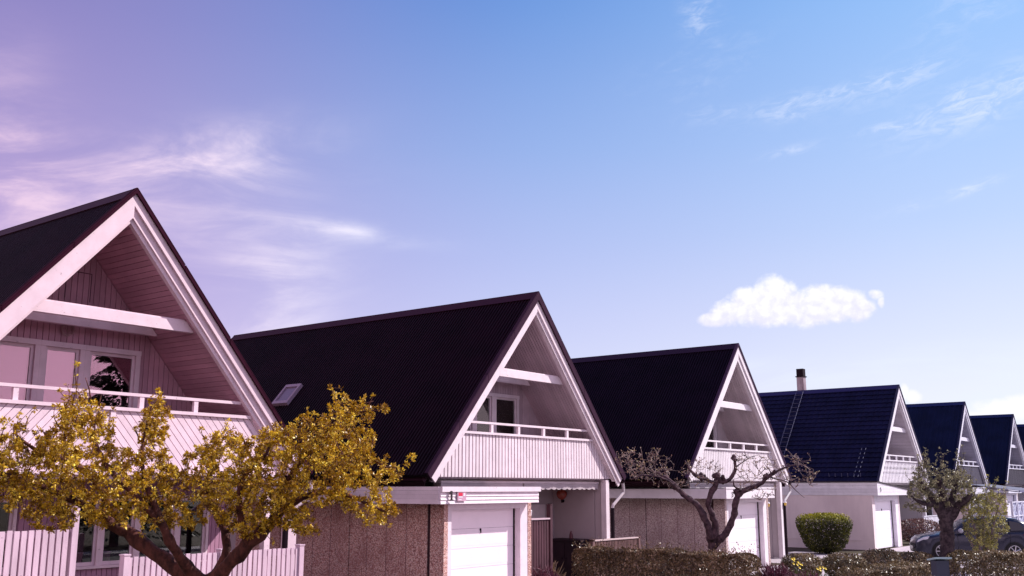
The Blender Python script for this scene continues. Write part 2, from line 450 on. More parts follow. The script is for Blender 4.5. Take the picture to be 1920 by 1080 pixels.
def corrugated(side, pitch, amp, y0, y1, x0, x1, drop=0.0):
    mb = MB(); nx, nz = SL / math.hypot(1, SL), 1 / math.hypot(1, SL)
    prof = [(0.0, 0), (0.30, 0), (0.42, 1), (0.72, 1), (0.84, 0)]
    ys, hs = [], []
    n = int((y1 - y0) / pitch)
    for k in range(n + 1):
        for t, h in prof:
            y = y0 + (k + t) * pitch
            if y <= y1: ys.append(y); hs.append(h * amp)
    b = 0
    us = [x0, x1]
    for u in us:
        for y, h in zip(ys, hs):
            mb.v.append((side * (u + nx * (h - drop)), y, AP - SL * u + nz * (h - drop)))
    m = len(ys)
    for k in range(m - 1):
        q = (k, k + 1, m + k + 1, m + k)
        mb.f.append(q if side > 0 else q[::-1])
    return mb
def tiled(side, y0, y1, x0, x1):
    mb = MB(); nx, nz = SL / math.hypot(1, SL), 1 / math.hypot(1, SL)
    ny, nc = int((y1 - y0) / 0.3) * 6 + 1, 21
    ys = np.linspace(y0, y1, ny)
    rows = []
    for c in range(nc):
        ua, ub = x0 + (x1 - x0) * c / nc, x0 + (x1 - x0) * (c + 1) / nc
        rows += [(ua, 0.0), (ub, 0.045)]
    for u, h in rows:
        for y in ys:
            hh = h + 0.03 * abs(math.sin(math.pi * (y - y0) / 0.3)) - 0.05
            mb.v.append((side * (u + nx * hh), y, AP - SL * u + nz * hh))
    for r in range(len(rows) - 1):
        for k in range(ny - 1):
            q = (r * ny + k, r * ny + k + 1, (r + 1) * ny + k + 1, (r + 1) * ny + k)
            mb.f.append(q if side > 0 else q[::-1])
    return mb

ZI = 0.62                            # vertical depth from roof line to soffit
def window_unit(t, x0, x1, z0, z1, y, h, dep=0.07, fr=0.06, reflect_sheet=None, name='window', glass=None, sub_handle=False, trim=0.09):
    """casing + sash + pane at wall plane y (facing -y)"""
    f = MB()
    f.box(x0 - trim, y - 0.035, z0 - 0.02, x0, y + dep, z1); f.box(x1, y - 0.035, z0 - 0.02, x1 + trim, y + dep, z1)
    f.box(x0 - trim, y - 0.05, z1, x1 + trim, y + dep, z1 + trim)
    f.box(x0 - trim, y - 0.07, z0 - 0.07, x1 + trim, y + dep, z0 - 0.02)
    w = f.build(name, white(h), t)
    s = MB(); a = y + 0.015; b = y + 0.055
    s.box(x0 + 0.002, a, z0 - 0.018, x0 + fr, b, z1 - 0.002); s.box(x1 - fr, a, z0 - 0.018, x1 - 0.002, b, z1 - 0.002)
    s.box(x0 + fr, a, z1 - fr, x1 - fr, b, z1 - 0.002); s.box(x0 + fr, a, z0 - 0.018, x1 - fr, b, z0 + fr)
    s.build('sash', white(h), w)
    p = MB(); p.box(x0 + fr - 0.005, y + 0.03, z0 + fr - 0.005, x1 - fr + 0.005, y + 0.038, z1 - fr + 0.005)
    p.build('pane', glass or (GLASS1 if h == 1 and z0 > 3 else GLASS), w)
    if reflect_sheet:
        k = MB(); k.box(x0 + 0.02, y + 0.10, z0 if reflect_sheet == 1 else z1 - (z1 - z0) * reflect_sheet, x1 - 0.02, y + 0.105, z1 - 0.02)
        k.build('reflect_sheet', REFLECT_SHEET, w)
    return w

def room(mb, x0, x1, y0, y1, z0, z1):
    """open-fronted dark box behind the glazing"""
    mb.sheet([(x0, y1, z0), (x1, y1, z0), (x1, y1, z1), (x0, y1, z1)])
    mb.sheet([(x0, y0, z0), (x0, y1, z0), (x0, y1, z1), (x0, y0, z1)])
    mb.sheet([(x1, y0, z0), (x1, y1, z0), (x1, y1, z1), (x1, y0, z1)])
    mb.sheet([(x0, y0, z0), (x1, y0, z0), (x1, y1, z0), (x0, y1, z0)])
    mb.sheet([(x0, y0, z1), (x1, y0, z1), (x1, y1, z1), (x0, y1, z1)])

def house(h, xc, label, soffit_along_y=False, kind='corrugated', pitch=0.11, panel='vertical', lower='porch', length=L0, detail=True):
    t = thing('house', label, 'house', (xc, YF, 0), group='row of steep gabled houses')
    W, SF, V = white(h), soffm(h), vergem(h)
    yw = 1.8                                   # recessed gable wall
    # roof : covering, ridge cap, verge
    x0, x1 = 0.0, EAVE
    slab = MB()
    for sd in (-1, 1):
        nx, nz = SL / math.hypot(1, SL), 1 / math.hypot(1, SL)
        slab.prism([(0.06, 0.06), (EAVE - 0.05, 0.06), (EAVE - 0.05, length - 0.03), (0.06, length - 0.03)], slope_fn(sd, 0.0), 0.06, 0.17)
    roof = slab.build('roof', mat('roof deck', (0.02, 0.012, 0.016), 0.9), t)
    cov = MB()
    for sd in (-1, 1):
        c = corrugated(sd, pitch, 0.036 if detail else 0.03, 0.10, length, 0.0, EAVE, 0.035) if kind == 'corrugated' else tiled(sd, 0.10, length, 0.0, EAVE)
        b = len(cov.v); cov.v += c.v; cov.f += [tuple(i + b for i in f) for f in c.f]
    cov.build('roof_covering', roofm(h), roof)
    rc = MB()
    for sd in (-1, 1):
        rc.prism([(-0.002, -0.02), (0.20, -0.02), (0.20, length + 0.02), (-0.002, length + 0.02)], slope_fn(sd, -0.035), 0.0, 0.02)
    rc.build('ridge_cap', mat('ridge %d' % h, tuple(c * 1.6 for c in ROOF[h]), 0.6, 0.15), roof)
    vg = MB(); xz = lambda y: (lambda u, v, w: (u, y + w, v))
    vh, pr, st = (0.060, 0.045, 0.055) if h == 1 else (0.20, 0.05, 0.045) if h == 2 else (0.055, 0.03, 0.045)
    for sd in (-1, 1):
        n = 4
        for k in range(n):
            a, b = EAVE * k / n, EAVE * (k + 1) / n - (0.012 if k < n - 1 else 0)
            ca = [(sd * a, zo(a) + 0.02), (sd * b, zo(b) + 0.02), (sd * (b - 0.10 * vh / 0.2 if k == n - 1 else b), zo(b) - vh - 0.01 + (0.113 * vh / 0.2 if k == n - 1 else 0)), (sd * a, zo(a) - vh - 0.01)]
            vg.prism(ca, xz(0.0), -pr, 0.001)
            vg.prism([(a, -pr), (b, -pr), (b, 0.075), (a, 0.075)], slope_fn(sd, -0.03), -0.012, 0.012)
    vg.build('verge_flashing', V, roof)
    # bargeboards (wider board on the left, two stepped boards on the right), cut square to the slope at the foot
    def barge(sd, top, bot, y0, y1, e):
        m = MB(); c = 0.5 * (bot - top)
        m.prism([(0, AP - top), (sd * e, AP - top - SL * e), (sd * (e - c), AP - bot - SL * (e - c)), (0, AP - bot)], xz(0.0), y0, y1)
        return m
    b1 = 0.30 if h == 1 else 0.46 if h == 2 else 0.36
    barge(-1, vh - 0.01, 0.52 if h == 1 else 0.55, 0.004, 0.045, 4.36).build('bargeboard', W, t)
    barge(1, vh - 0.01, b1, 0.004, 0.045, 4.36).build('bargeboard', W, t)
    barge(1, b1 - 0.05, 0.50 if h == 1 else 0.615, 0.004 + st, 0.045 + st, 4.30).build('bargeboard', W, t)
    for sd in (-1, 1):
        barge(sd, 0.34, 0.615, 0.10, 0.20, 4.2).build('gable_rafter', W, t)
    # soffit
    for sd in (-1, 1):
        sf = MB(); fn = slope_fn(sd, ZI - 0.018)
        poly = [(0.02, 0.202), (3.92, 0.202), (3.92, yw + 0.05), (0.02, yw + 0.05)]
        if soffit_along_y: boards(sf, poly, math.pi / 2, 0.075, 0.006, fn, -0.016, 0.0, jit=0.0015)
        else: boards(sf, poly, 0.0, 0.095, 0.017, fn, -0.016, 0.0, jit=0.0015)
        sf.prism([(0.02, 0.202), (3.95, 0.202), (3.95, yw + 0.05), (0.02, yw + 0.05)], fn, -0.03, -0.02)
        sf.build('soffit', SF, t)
    # gable wall with the balcony door and windows
    tri = lambda zb, dr: [(-(AP - dr - zb) / SL, zb), ((AP - dr - zb) / SL, zb), (0, AP - dr)]
    gw = MB(); zb = 3.12
    hole = [(-1.46, 3.14, 1.46, 5.42)]
    boards(gw, tri(zb, ZI + 0.0), math.pi / 2, 0.118, 0.014, xz(yw), -0.018, 0.0, hole, jit=0.002)
    boards(gw, tri(zb, ZI + 0.0), math.pi / 2, 0.118, 0.0, xz(yw), 0.002, 0.05, hole, phase=0.03)
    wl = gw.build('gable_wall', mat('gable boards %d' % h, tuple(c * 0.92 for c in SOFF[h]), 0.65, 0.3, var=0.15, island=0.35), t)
    if h == 1:
        ha = MB(); y = yw - 0.022
        for a in ((-0.24, 6.30, -0.225, 6.84), (0.27, 6.28, 0.285, 6.84), (-0.225, 6.825, 0.27, 6.84)): ha.box(a[0], y, a[1], a[2], y + 0.004, a[3])
        ha.build('loft_hatch', mat('hatch gap', (0.07, 0.03, 0.045), 0.8), wl)
    bd = [None, 1, 1] if False else None
    units = [(-1.40, -0.72, 3.85), (-0.52, 0.16, 3.22), (0.36, 1.34, 3.85)]
    for i, (a, b, z0) in enumerate(units):
        window_unit(t, a, b, z0 + 0.1, 5.34, yw - 0.02, h, reflect_sheet=(1 if h == 1 and i < 2 else None), name='balcony_door' if i == 1 else 'window', trim=0.0992)
    for q in ((-1.46, -0.62), (0.26, 1.46)):
        ap = MB(); ap.box(q[0], yw - 0.018, 3.14, q[1], yw + 0.03, 3.86); ap.build('apron_panel', mat('gable boards %d' % h, (0, 0, 0)), wl)
    # collar beams
    for y, zz0, zz1, nm in ((0.28, 5.70, 5.90, 'collar_beam'), (1.44, 5.74, 5.91, 'collar_beam')):
        hw = (AP - ZI - zz0) / SL
        cb = MB(); hw1 = (AP - ZI - zz1) / SL
        cb.prism([(-hw, zz0), (hw, zz0), (hw1, zz1), (-hw1, zz1)], xz(y), 0.0, 0.11)
        if y < 1: cb.prism([(-hw1 , zz1 + 0.002), (hw1, zz1 + 0.002), (hw1 - 0.03, zz1 + 0.035), (-hw1 + 0.03, zz1 + 0.035)], xz(y), 0.03, 0.15)
        cb.build(nm, W, t)
    # balcony
    ym = 0.20; zb, zt = 3.02, 4.11
    hb, ht = (AP - 0.60 - zb) / SL, (AP - 0.60 - zt) / SL
    pb = MB(); poly = [(-hb, zb), (hb, zb), (ht, zt), (-ht, zt)]
    pm = W
    if panel == 'vertical':
        boards(pb, poly, math.pi / 2, 0.135, 0.038, xz(ym), 0.0, 0.022, jit=0.003)
        boards(pb, poly, math.pi / 2, 0.135, 0.0, xz(ym), 0.052, 0.07, phase=0.0625)
    elif panel == 'chevron':
        a = math.atan(SL)
        for sd in (-1, 1):
            half = [(0, zb), (sd * hb, zb), (sd * ht, zt), (0, zt)]
            if sd < 0: half = half[::-1]
            boards(pb, half, a if sd < 0 else math.pi - a, 0.118, 0.013, xz(ym), 0.0, 0.022, jit=0.002)
        pb.prism(poly, xz(ym), 0.026, 0.04)
        pb.box(-0.05, ym - 0.02, zb, 0.05, ym - 0.002, zt)
    elif panel == 'lattice':
        n = int(2 * hb / 0.235)
        for k in range(n + 1):
            x = -hb + k * 2 * hb / n
            top = min(zt, AP - 0.60 - SL * abs(x))
            if top - zb < 0.1: continue
            pg = []
            m = 26
            zs = [zb + (top - zb) * i / m for i in range(m + 1)]
            wdt = lambda z: 0.036 + 0.045 * abs(math.sin((z - 3.5) * math.pi / 0.26)) if z > 3.45 else 0.075
            pg = [(x - wdt(z), z) for z in zs] ; pr = [(x + wdt(z), z) for z in zs]
            for i in range(m):
                pb.prism([pg[i], pr[i], pr[i + 1], pg[i + 1]], xz(ym), 0.0, 0.022)
        for zz in (3.12, 3.42, 3.98):
            hh = (AP - 0.60 - zz) / SL; pb.prism([(-hh, zz), (hh, zz), (hh - 0.06, zz + 0.07), (-hh + 0.06, zz + 0.07)], xz(ym), 0.03, 0.06)
    else:
        pm = mat('grey balcony boards %d' % h, (0.055, 0.05, 0.085) if h == 5 else (0.022, 0.02, 0.045), 0.6, 0.3, var=0.2)
        boards(pb, poly, math.pi / 2, 0.15, 0.012, xz(ym), 0.0, 0.022, jit=0.003)
        pb.prism(poly, xz(ym), 0.026, 0.04)
    pb.build('balcony_panel', pm, t)
    rl = MB()
    hc = (AP - 0.60 - 4.16) / SL
    rl.box(-hc, ym - 0.05, 4.11, hc, ym + 0.09, 4.17); rl.build('panel_cap', W, t); rl = MB()
    hr = (AP - 0.60 - 4.44) / SL
    rl.box(-hr, ym - 0.01, 4.385, hr, ym + 0.08, 4.44)
    rail = rl.build('balcony_rail', W, t)
    x = -2.92
    while x < 3.1:
        if abs(x) < hr + 0.1:
            q = MB(); q.box(x - 0.045, ym + 0.0, 4.17, x + 0.045, ym + 0.07, 4.385); q.build('baluster_post', W, rail)
        x += 1.16
    fl = MB(); fl.box(-3.9, ym + 0.05, 2.98, 3.9, yw + 0.1, 3.10)
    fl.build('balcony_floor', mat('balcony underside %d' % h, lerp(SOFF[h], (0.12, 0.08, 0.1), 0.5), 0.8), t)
    # body of the house
    by = MB(); ye = length - 0.35
    by.box(-3.60, yw + 0.06, 0.0, -3.48, ye, 3.0); by.box(3.72, 0.62 if lower == 'porch' else yw, 0.0, 3.84, ye, 3.0)
    by.prism([(-3.6, 0.0), (3.84, 0.0), (3.84, 3.2), (0, 7.5), (-3.6, 3.2)], xz(ye), 0.0, 0.12)
    if lower == 'porch':
        by.box(-1.85, 2.15, 0.0, 3.72, 2.27, 3.0)
    by.build('wall', mat('rendered wall %d' % h, tuple(c * 0.62 for c in lerp(WHITE[h], SOFF[h], 0.25)), 0.8, 0.2, var=0.08, vscale=1.5, bump=0.1, bscale=50), t)
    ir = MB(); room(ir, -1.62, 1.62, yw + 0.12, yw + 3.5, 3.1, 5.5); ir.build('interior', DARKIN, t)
    # gutters and downpipes
    for sd in (-1, 1):
        gt = MB(); xg = EAVE + 0.02; zg = zo(EAVE) - 0.10
        pts = [(xg + 0.07 * math.cos(a), zg + 0.07 * math.sin(a)) for a in [math.pi + math.pi * i / 6 for i in range(7)]]
        pin = [(xg + 0.058 * math.cos(a), zg + 0.058 * math.sin(a)) for a in [2 * math.pi - math.pi * i / 6 for i in range(7)]]
        gt.prism([(sd * a, b) for a, b in pts + pin], xz(0.05), 0.0, length - 0.1)
        gu = gt.build('gutter', GUTTER, t)
        ef = MB(); ef.box(sd * 4.32 - 0.012, 0.22, 2.80, sd * 4.32 + 0.012, length - 0.05, 3.12); ef.build('eave_shade_board', GUTTER, t)  # dark board added in place of the shade under the eave
    dp = MB()
    dp.tube([(4.56, 0.12, 2.92), (4.60, 0.12, 2.72), (4.58, 0.12, 2.60), (4.03, 0.15, 2.24), (3.99, 0.15, 2.14)], 0.048, 8)
    dpo = dp.build('downpipe', mat('pipe grey %d' % h, tuple(c * 0.55 for c in WHITE[h]), 0.5), t)
    dl = MB(); dl.tube([(3.99, 0.15, 2.16), (3.99, 0.15, 0.05)], 0.06, 8)
    dl.build('lower_pipe', BLACKM, dpo)
    if lower == 'porch':
        po = MB(); po.box(3.66, 0.16, 0.0, 3.84, 0.34, 2.98); pp = po.build('porch_post', W, t)
        hd = MB(); hd.box(-3.7, 0.56, 2.90, 3.66, 0.66, 2.978); hd.build('porch_lintel', W, t)
        cp = MB(); cp.box(3.72, 0.36, 0.02, 3.82, 0.60, 2.97); cp.build('wall_return', MATS['rendered wall %d' % h], t)
    return t

XS = {1: 9.94, 2: 22.51, 3: 35.51, 4: 55.29, 5: 68.88, 6: 82.85, 7: 96.8}
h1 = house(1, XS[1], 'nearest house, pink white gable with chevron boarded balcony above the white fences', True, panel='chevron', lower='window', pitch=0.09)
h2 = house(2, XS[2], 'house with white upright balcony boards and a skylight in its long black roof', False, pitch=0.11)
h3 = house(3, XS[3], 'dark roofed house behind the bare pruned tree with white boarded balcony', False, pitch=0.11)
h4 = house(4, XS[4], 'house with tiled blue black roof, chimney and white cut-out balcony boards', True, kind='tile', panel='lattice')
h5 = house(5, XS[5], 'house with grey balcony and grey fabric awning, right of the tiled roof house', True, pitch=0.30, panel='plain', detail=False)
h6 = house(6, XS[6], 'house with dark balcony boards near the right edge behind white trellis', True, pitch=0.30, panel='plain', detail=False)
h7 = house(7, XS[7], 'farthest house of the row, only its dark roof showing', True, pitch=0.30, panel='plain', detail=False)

# house 1 : ground floor window wall
def h1_lower():
    t = h1; y = 1.75; W = white(1)
    xzy = lambda u, v, w: (u, y + w, v)
    SI = mat('lower siding 1', (0.40, 0.20, 0.30), 0.65, 0.3, var=0.2)
    wb = MB()
    holes = [(-3.1, 1.26, -0.75, 2.62), (0.16, 1.26, 3.3, 2.62)]
    boards(wb, [(-3.78, 0.02), (3.72, 0.02), (3.72, 2.97), (-3.78, 2.97)], math.pi / 2, 0.105, 0.012, xzy, 0.0, 0.02, holes)
    boards(wb, [(-3.78, 0.02), (3.72, 0.02), (3.72, 2.97), (-3.78, 2.97)], math.pi / 2, 0.105, 0.0, xzy, 0.022, 0.06, holes, phase=0.05)
    wb.build('lower_wall', SI, t)
    for a, b in ((-3.0, -1.95), (-1.83, -0.85), (0.26, 0.78), (0.90, 1.55), (1.67, 2.45), (2.57, 3.2)):
        window_unit(t, a, b, 1.34, 2.55, y - 0.01, 1, trim=0.0595, fr=0.05)
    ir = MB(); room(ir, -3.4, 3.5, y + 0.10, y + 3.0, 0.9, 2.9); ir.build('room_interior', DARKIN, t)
    ld = MB(); ld.box(-3.75, 0.02, 2.975, 3.75, 0.128, 3.018); ld.box(-3.75, 0.15, 2.90, 3.75, 0.30, 2.97)
    ld.build('balcony_ledge', W, t)
    pc = MB(); pc.box(3.5, 0.20, 0, 3.64, 0.34, 2.9); pc.build('porch_post', W, t)
    # white curtain rail, pots on the sill are things of their own
    POT = mat('flower pot glaze', (0.35, 0.17, 0.24), 0.4)
    for x, r, lb in ((0.52, 0.10, 'wider mauve flower pot on the window sill behind the fence post'), (1.12, 0.075, 'small mauve flower pot on the sill behind the golden tree trunk')):
        p = MB(); p.lathe([(r * 0.7, 0.0), (r, 0.17), (r * 1.04, 0.17), (r * 1.04, 0.19), (r * 0.85, 0.19), (r * 0.6, 0.05)], n=14)
        o = p.build('flower_pot', POT, None, True); o.location = (XS[1] + x, YF + y + 0.16, 1.37); tag(o, lb, 'flower pot', 'flower pots on the window sill')
    s = MB(); s.box(0.2, y + 0.05, 1.32, 3.2, y + 0.30, 1.368); s.build('window_sill', W, t)
h1_lower()

def wreath():
    o = thing('wreath', 'round twig wreath hung on the gable wall above the balcony door', 'wreath', (XS[1] - 0.13, YF + 1.755, 5.70))
    for k in range(5):
        m = MB(); pts = []
        ph = rnd.uniform(0, 6)
        for i in range(41):
            a = 2 * math.pi * i / 40
            r = 0.115 + 0.013 * math.sin(3 * a + ph) + 0.006 * k - 0.012
            pts.append((r * math.cos(a), 0.012 * math.cos(5 * a + ph), r * math.sin(a)))
        m.tube(pts, 0.008, 5, False); m.build('twig_ring', mat('wreath twig', (0.42, 0.25, 0.28), 0.8), o)
    m = MB(); m.tube([(-0.02, 0, 0.10), (-0.05, -.01, 0.02), (0.0, 0, -0.05), (0.06, -.01, -0.02), (0.04, 0, 0.05)], 0.010, 5); m.build('twig_curl', MATS['wreath twig'], o)
wreath()

# house 2 : skylight, awning, lamp, porch things
def skylight(t, xa, xb, ya, yb):
    f = MB(); fn = slope_fn(-1, 0.0); w = 0.075
    for u0, v0, u1, v1 in ((xa, ya, xb, ya + w), (xa, yb - w, xb, yb), (xa, ya + w, xa + w, yb - w), (xb - w, ya + w, xb, yb - w)):
        f.prism([(u0, v0), (u1, v0), (u1, v1), (u0, v1)], fn, -0.10, 0.02)
    o = f.build('skylight', mat('skylight frame', (0.30, 0.20, 0.27), 0.5), t)
    p = MB(); p.prism([(xa + w, ya + w), (xb - w, ya + w), (xb - w, yb - w), (xa + w, yb - w)], fn, -0.06, -0.05)
    p.build('pane', mat('skylight glass', (0.16, 0.11, 0.17), 0.25, 0.6), o)
skylight(h2, 2.07, 2.62, 7.35, 8.05)

def awning_valance(t, h, x0, x1, split, y=0.40):
    a = MB(); a.box(x0, y - 0.02, 2.88, x1, y + 0.10, 2.93)
    o = a.build('awning_cassette', white(h), t)
    CL = mat('awning cloth %d' % h, tuple(c * 0.62 for c in WHITE[h]), 0.85, var=0.15, vscale=2)
    for u0, u1 in ((x0, split - 0.03), (split + 0.03, x1)):
        v = MB(); n = int((u1 - u0) / 0.022)
        top, bot = [], []
        for i in range(n + 1):
            x = u0 + (u1 - u0) * i / n
            z = 2.735 - 0.035 * abs(math.sin(math.pi * (x - u0) / 0.26))
            yy = y - 0.012 + 0.012 * math.sin(x * 9)
            top.append((x, yy, 2.88)); bot.append((x, yy + 0.01, z))
        for i in range(n):
            v.sheet([bot[i], bot[i + 1], top[i + 1], top[i]])
        v.build('valance', CL, o)
awning_valance(h2, 2, -3.55, 3.62, -0.17)
awning_valance(h3, 3, -3.55, 3.62, -0.17)

def porch(xc, h):
    # door leaf and dark post in the porch back wall, seen over the gate
    t = {2: h2, 3: h3}[h]
    d = MB(); d.box(2.2, 2.09, 0.0, 3.2, 2.148, 2.26); d.build('front_door', white(h), t)
    d = MB(); d.box(3.42, 2.05, 0.0, 3.52, 2.146, 2.28); d.build('door_post', WOODB, t)
porch(XS[2], 2); porch(XS[3], 3)
lp = MB(); c = Vector((3.58, 1.72, 2.56))
lp.lathe([(0.02, -0.165), (0.10, -0.13), (0.155, -0.06), (0.17, 0.0), (0.155, 0.07), (0.10, 0.135), (0.02, 0.165)], c, 18)
wlamp = lp.build('wall_lamp', mat('amber lamp globe', (0.30, 0.055, 0.035), 0.25, 0.6), h2, True)
lb = MB(); lb.tube([c + Vector((0, 0, -0.15)), c + Vector((0, 0, -0.24)), c + Vector((0.14, 0.05, -0.20))], 0.022, 8); lb.lathe([(0.055, 0), (0.055, 0.03)], c + Vector((0.105, 0.05, -0.2)), 12, 'x')
lb.build('lamp_bracket', BLACKM, wlamp)

def cabinet():
    o = thing('porch_cabinet', 'dark low cabinet standing against the porch wall behind the hedge', 'cabinet', (25.80, 17.6, 0))
    D = mat('dark cabinet wood', (0.022, 0.008, 0.016), 0.6, 0.3, var=0.3)
    b = MB(); b.box(-0.33, -0.55, 0.08, 0.30, 0.55, 1.20); b.build('body', D, o)
    b = MB(); b.box(-0.38, -0.60, 1.20, 0.32, 0.60, 1.25); b.build('top', D, o)
    for y in (-0.54, 0.01):
        b = MB(); b.box(-0.355, y, 0.14, -0.333, y + 0.53, 1.14); d = b.build('door', D, o)
        k = MB(); k.lathe([(0.012, -0.03), (0.016, 0)], (-0.355, y + (0.47 if y < 0 else 0.06), 0.7), 8, 'x'); k.build('handle', BLACKM, d)
    b = MB(); [b.box(x, y, 0, x + 0.06, y + 0.06, 0.08) for x in (-0.3, 0.22) for y in (-0.52, 0.46)]; b.build('feet', D, o)
    bt = MB(); bt.lathe([(0.05, 0), (0.055, 0.02), (0.055, 0.12), (0.045, 0.16), (0.03, 0.20), (0.012, 0.24)], n=12)
    q = bt.build('ornament', mat('dull red ornament', (0.12, 0.035, 0.05), 0.5), None, True); q.location = (25.74, 17.55, 1.25)
    tag(q, 'small dull red ornament standing on the dark porch cabinet', 'ornament')
    o = thing('planter_box', 'brown slatted planter box between the gate and the porch cabinet', 'planter', (25.65, 18.36, 0))
    b = MB()
    for k in range(9): b.box(-0.4, -0.13, 0.05 + k * 0.125, 0.42, -0.105, 0.165 + k * 0.125)
    b.box(-0.4, -0.10, 0.04, 0.42, 0.13, 1.15)
    b.build('box', WOODB, o)
    b = MB(); b.box(-0.43, -0.15, 1.17, 0.45, 0.15, 1.20); b.build('rim', WOODB, o)
cabinet()

# house 4 : chimney, ladder ; house 5 : awning
ch = MB(); ch.box(0.02, 5.26, 7.6, 0.40, 5.66, 8.95)
cho = ch.build('chimney', mat('chimney plate', (0.42, 0.34, 0.38), 0.45, 0.4, col2=(0.16, 0.10, 0.13), vscale=3.5, stretch=(1, 1, 0.25)), h4)
cc = MB(); cc.box(-0.03, 5.21, 8.95, 0.45, 5.71, 9.00); cc.box(0.025, 5.265, 9.00, 0.395, 5.655, 9.42); cc.build('chimney_cap', BLACKM, cho)
def roof_ladder(t, ya, yb, xa, xb):
    m = MB(); fn = slope_fn(-1, 0.0)
    for y in (ya, yb): m.tube([fn(xa, y, -0.12), fn(xb, y, -0.12)], 0.016, 6)
    n = 15
    for k in range(n + 1):
        u = xa + (xb - xa) * k / n
        m.tube([fn(u, ya - 0.04, -0.13), fn(u, yb + 0.04, -0.13)], 0.012, 5)
    m.build('roof_ladder', mat('galvanised ladder', (0.10, 0.10, 0.17), 0.4, 0.5, 0.3), t)
roof_ladder(h4, 5.22, 5.62, 0.10, 3.35)
sg = MB()
for (u, y) in ((3.02, 0.95), (3.02, 1.16)):
    f = slope_fn(-1, 0)
    for k in range(7): sg.tube([f(u + k * 0.2, y + k * 0.01, -0.05), f(u + 0.12 + k * 0.2, y + k * 0.01, -0.09)], 0.014, 5)
for k in range(6):
    f = slope_fn(-1, 0); sg.tube([f(4.30, 0.9 + k * 0.32, -0.02), f(4.22, 0.9 + k * 0.32, -0.16)], 0.014, 5)
sg.build('roof_hooks', MATS['galvanised ladder'], h4)
aw = MB(); aw.prism([(-0.4, 2.98), (-3.2, 2.62), (-3.2, 2.59), (-0.4, 2.95)], lambda u, v, w: (w, u + 0.1, v), -2.2, 4.2)
awo = aw.build('awning', mat('grey awning cloth', (0.13, 0.14, 0.20), 0.8, var=0.1), h5)
a2 = MB(); a2.box(-2.25, -3.17, 2.50, 4.25, -3.11, 2.60); a2.build('front_bar', mat('awning bar', (0.10, 0.10, 0.2), 0.5), awo)
a2 = MB(); a2.tube([(-2.0, -0.3, 2.86), (-2.0, -3.1, 2.52)], 0.03, 6); a2.tube([(4.0, -0.3, 2.86), (4.0, -3.1, 2.52)], 0.03, 6); a2.build('awning_arm', MATS['awning bar'], awo)

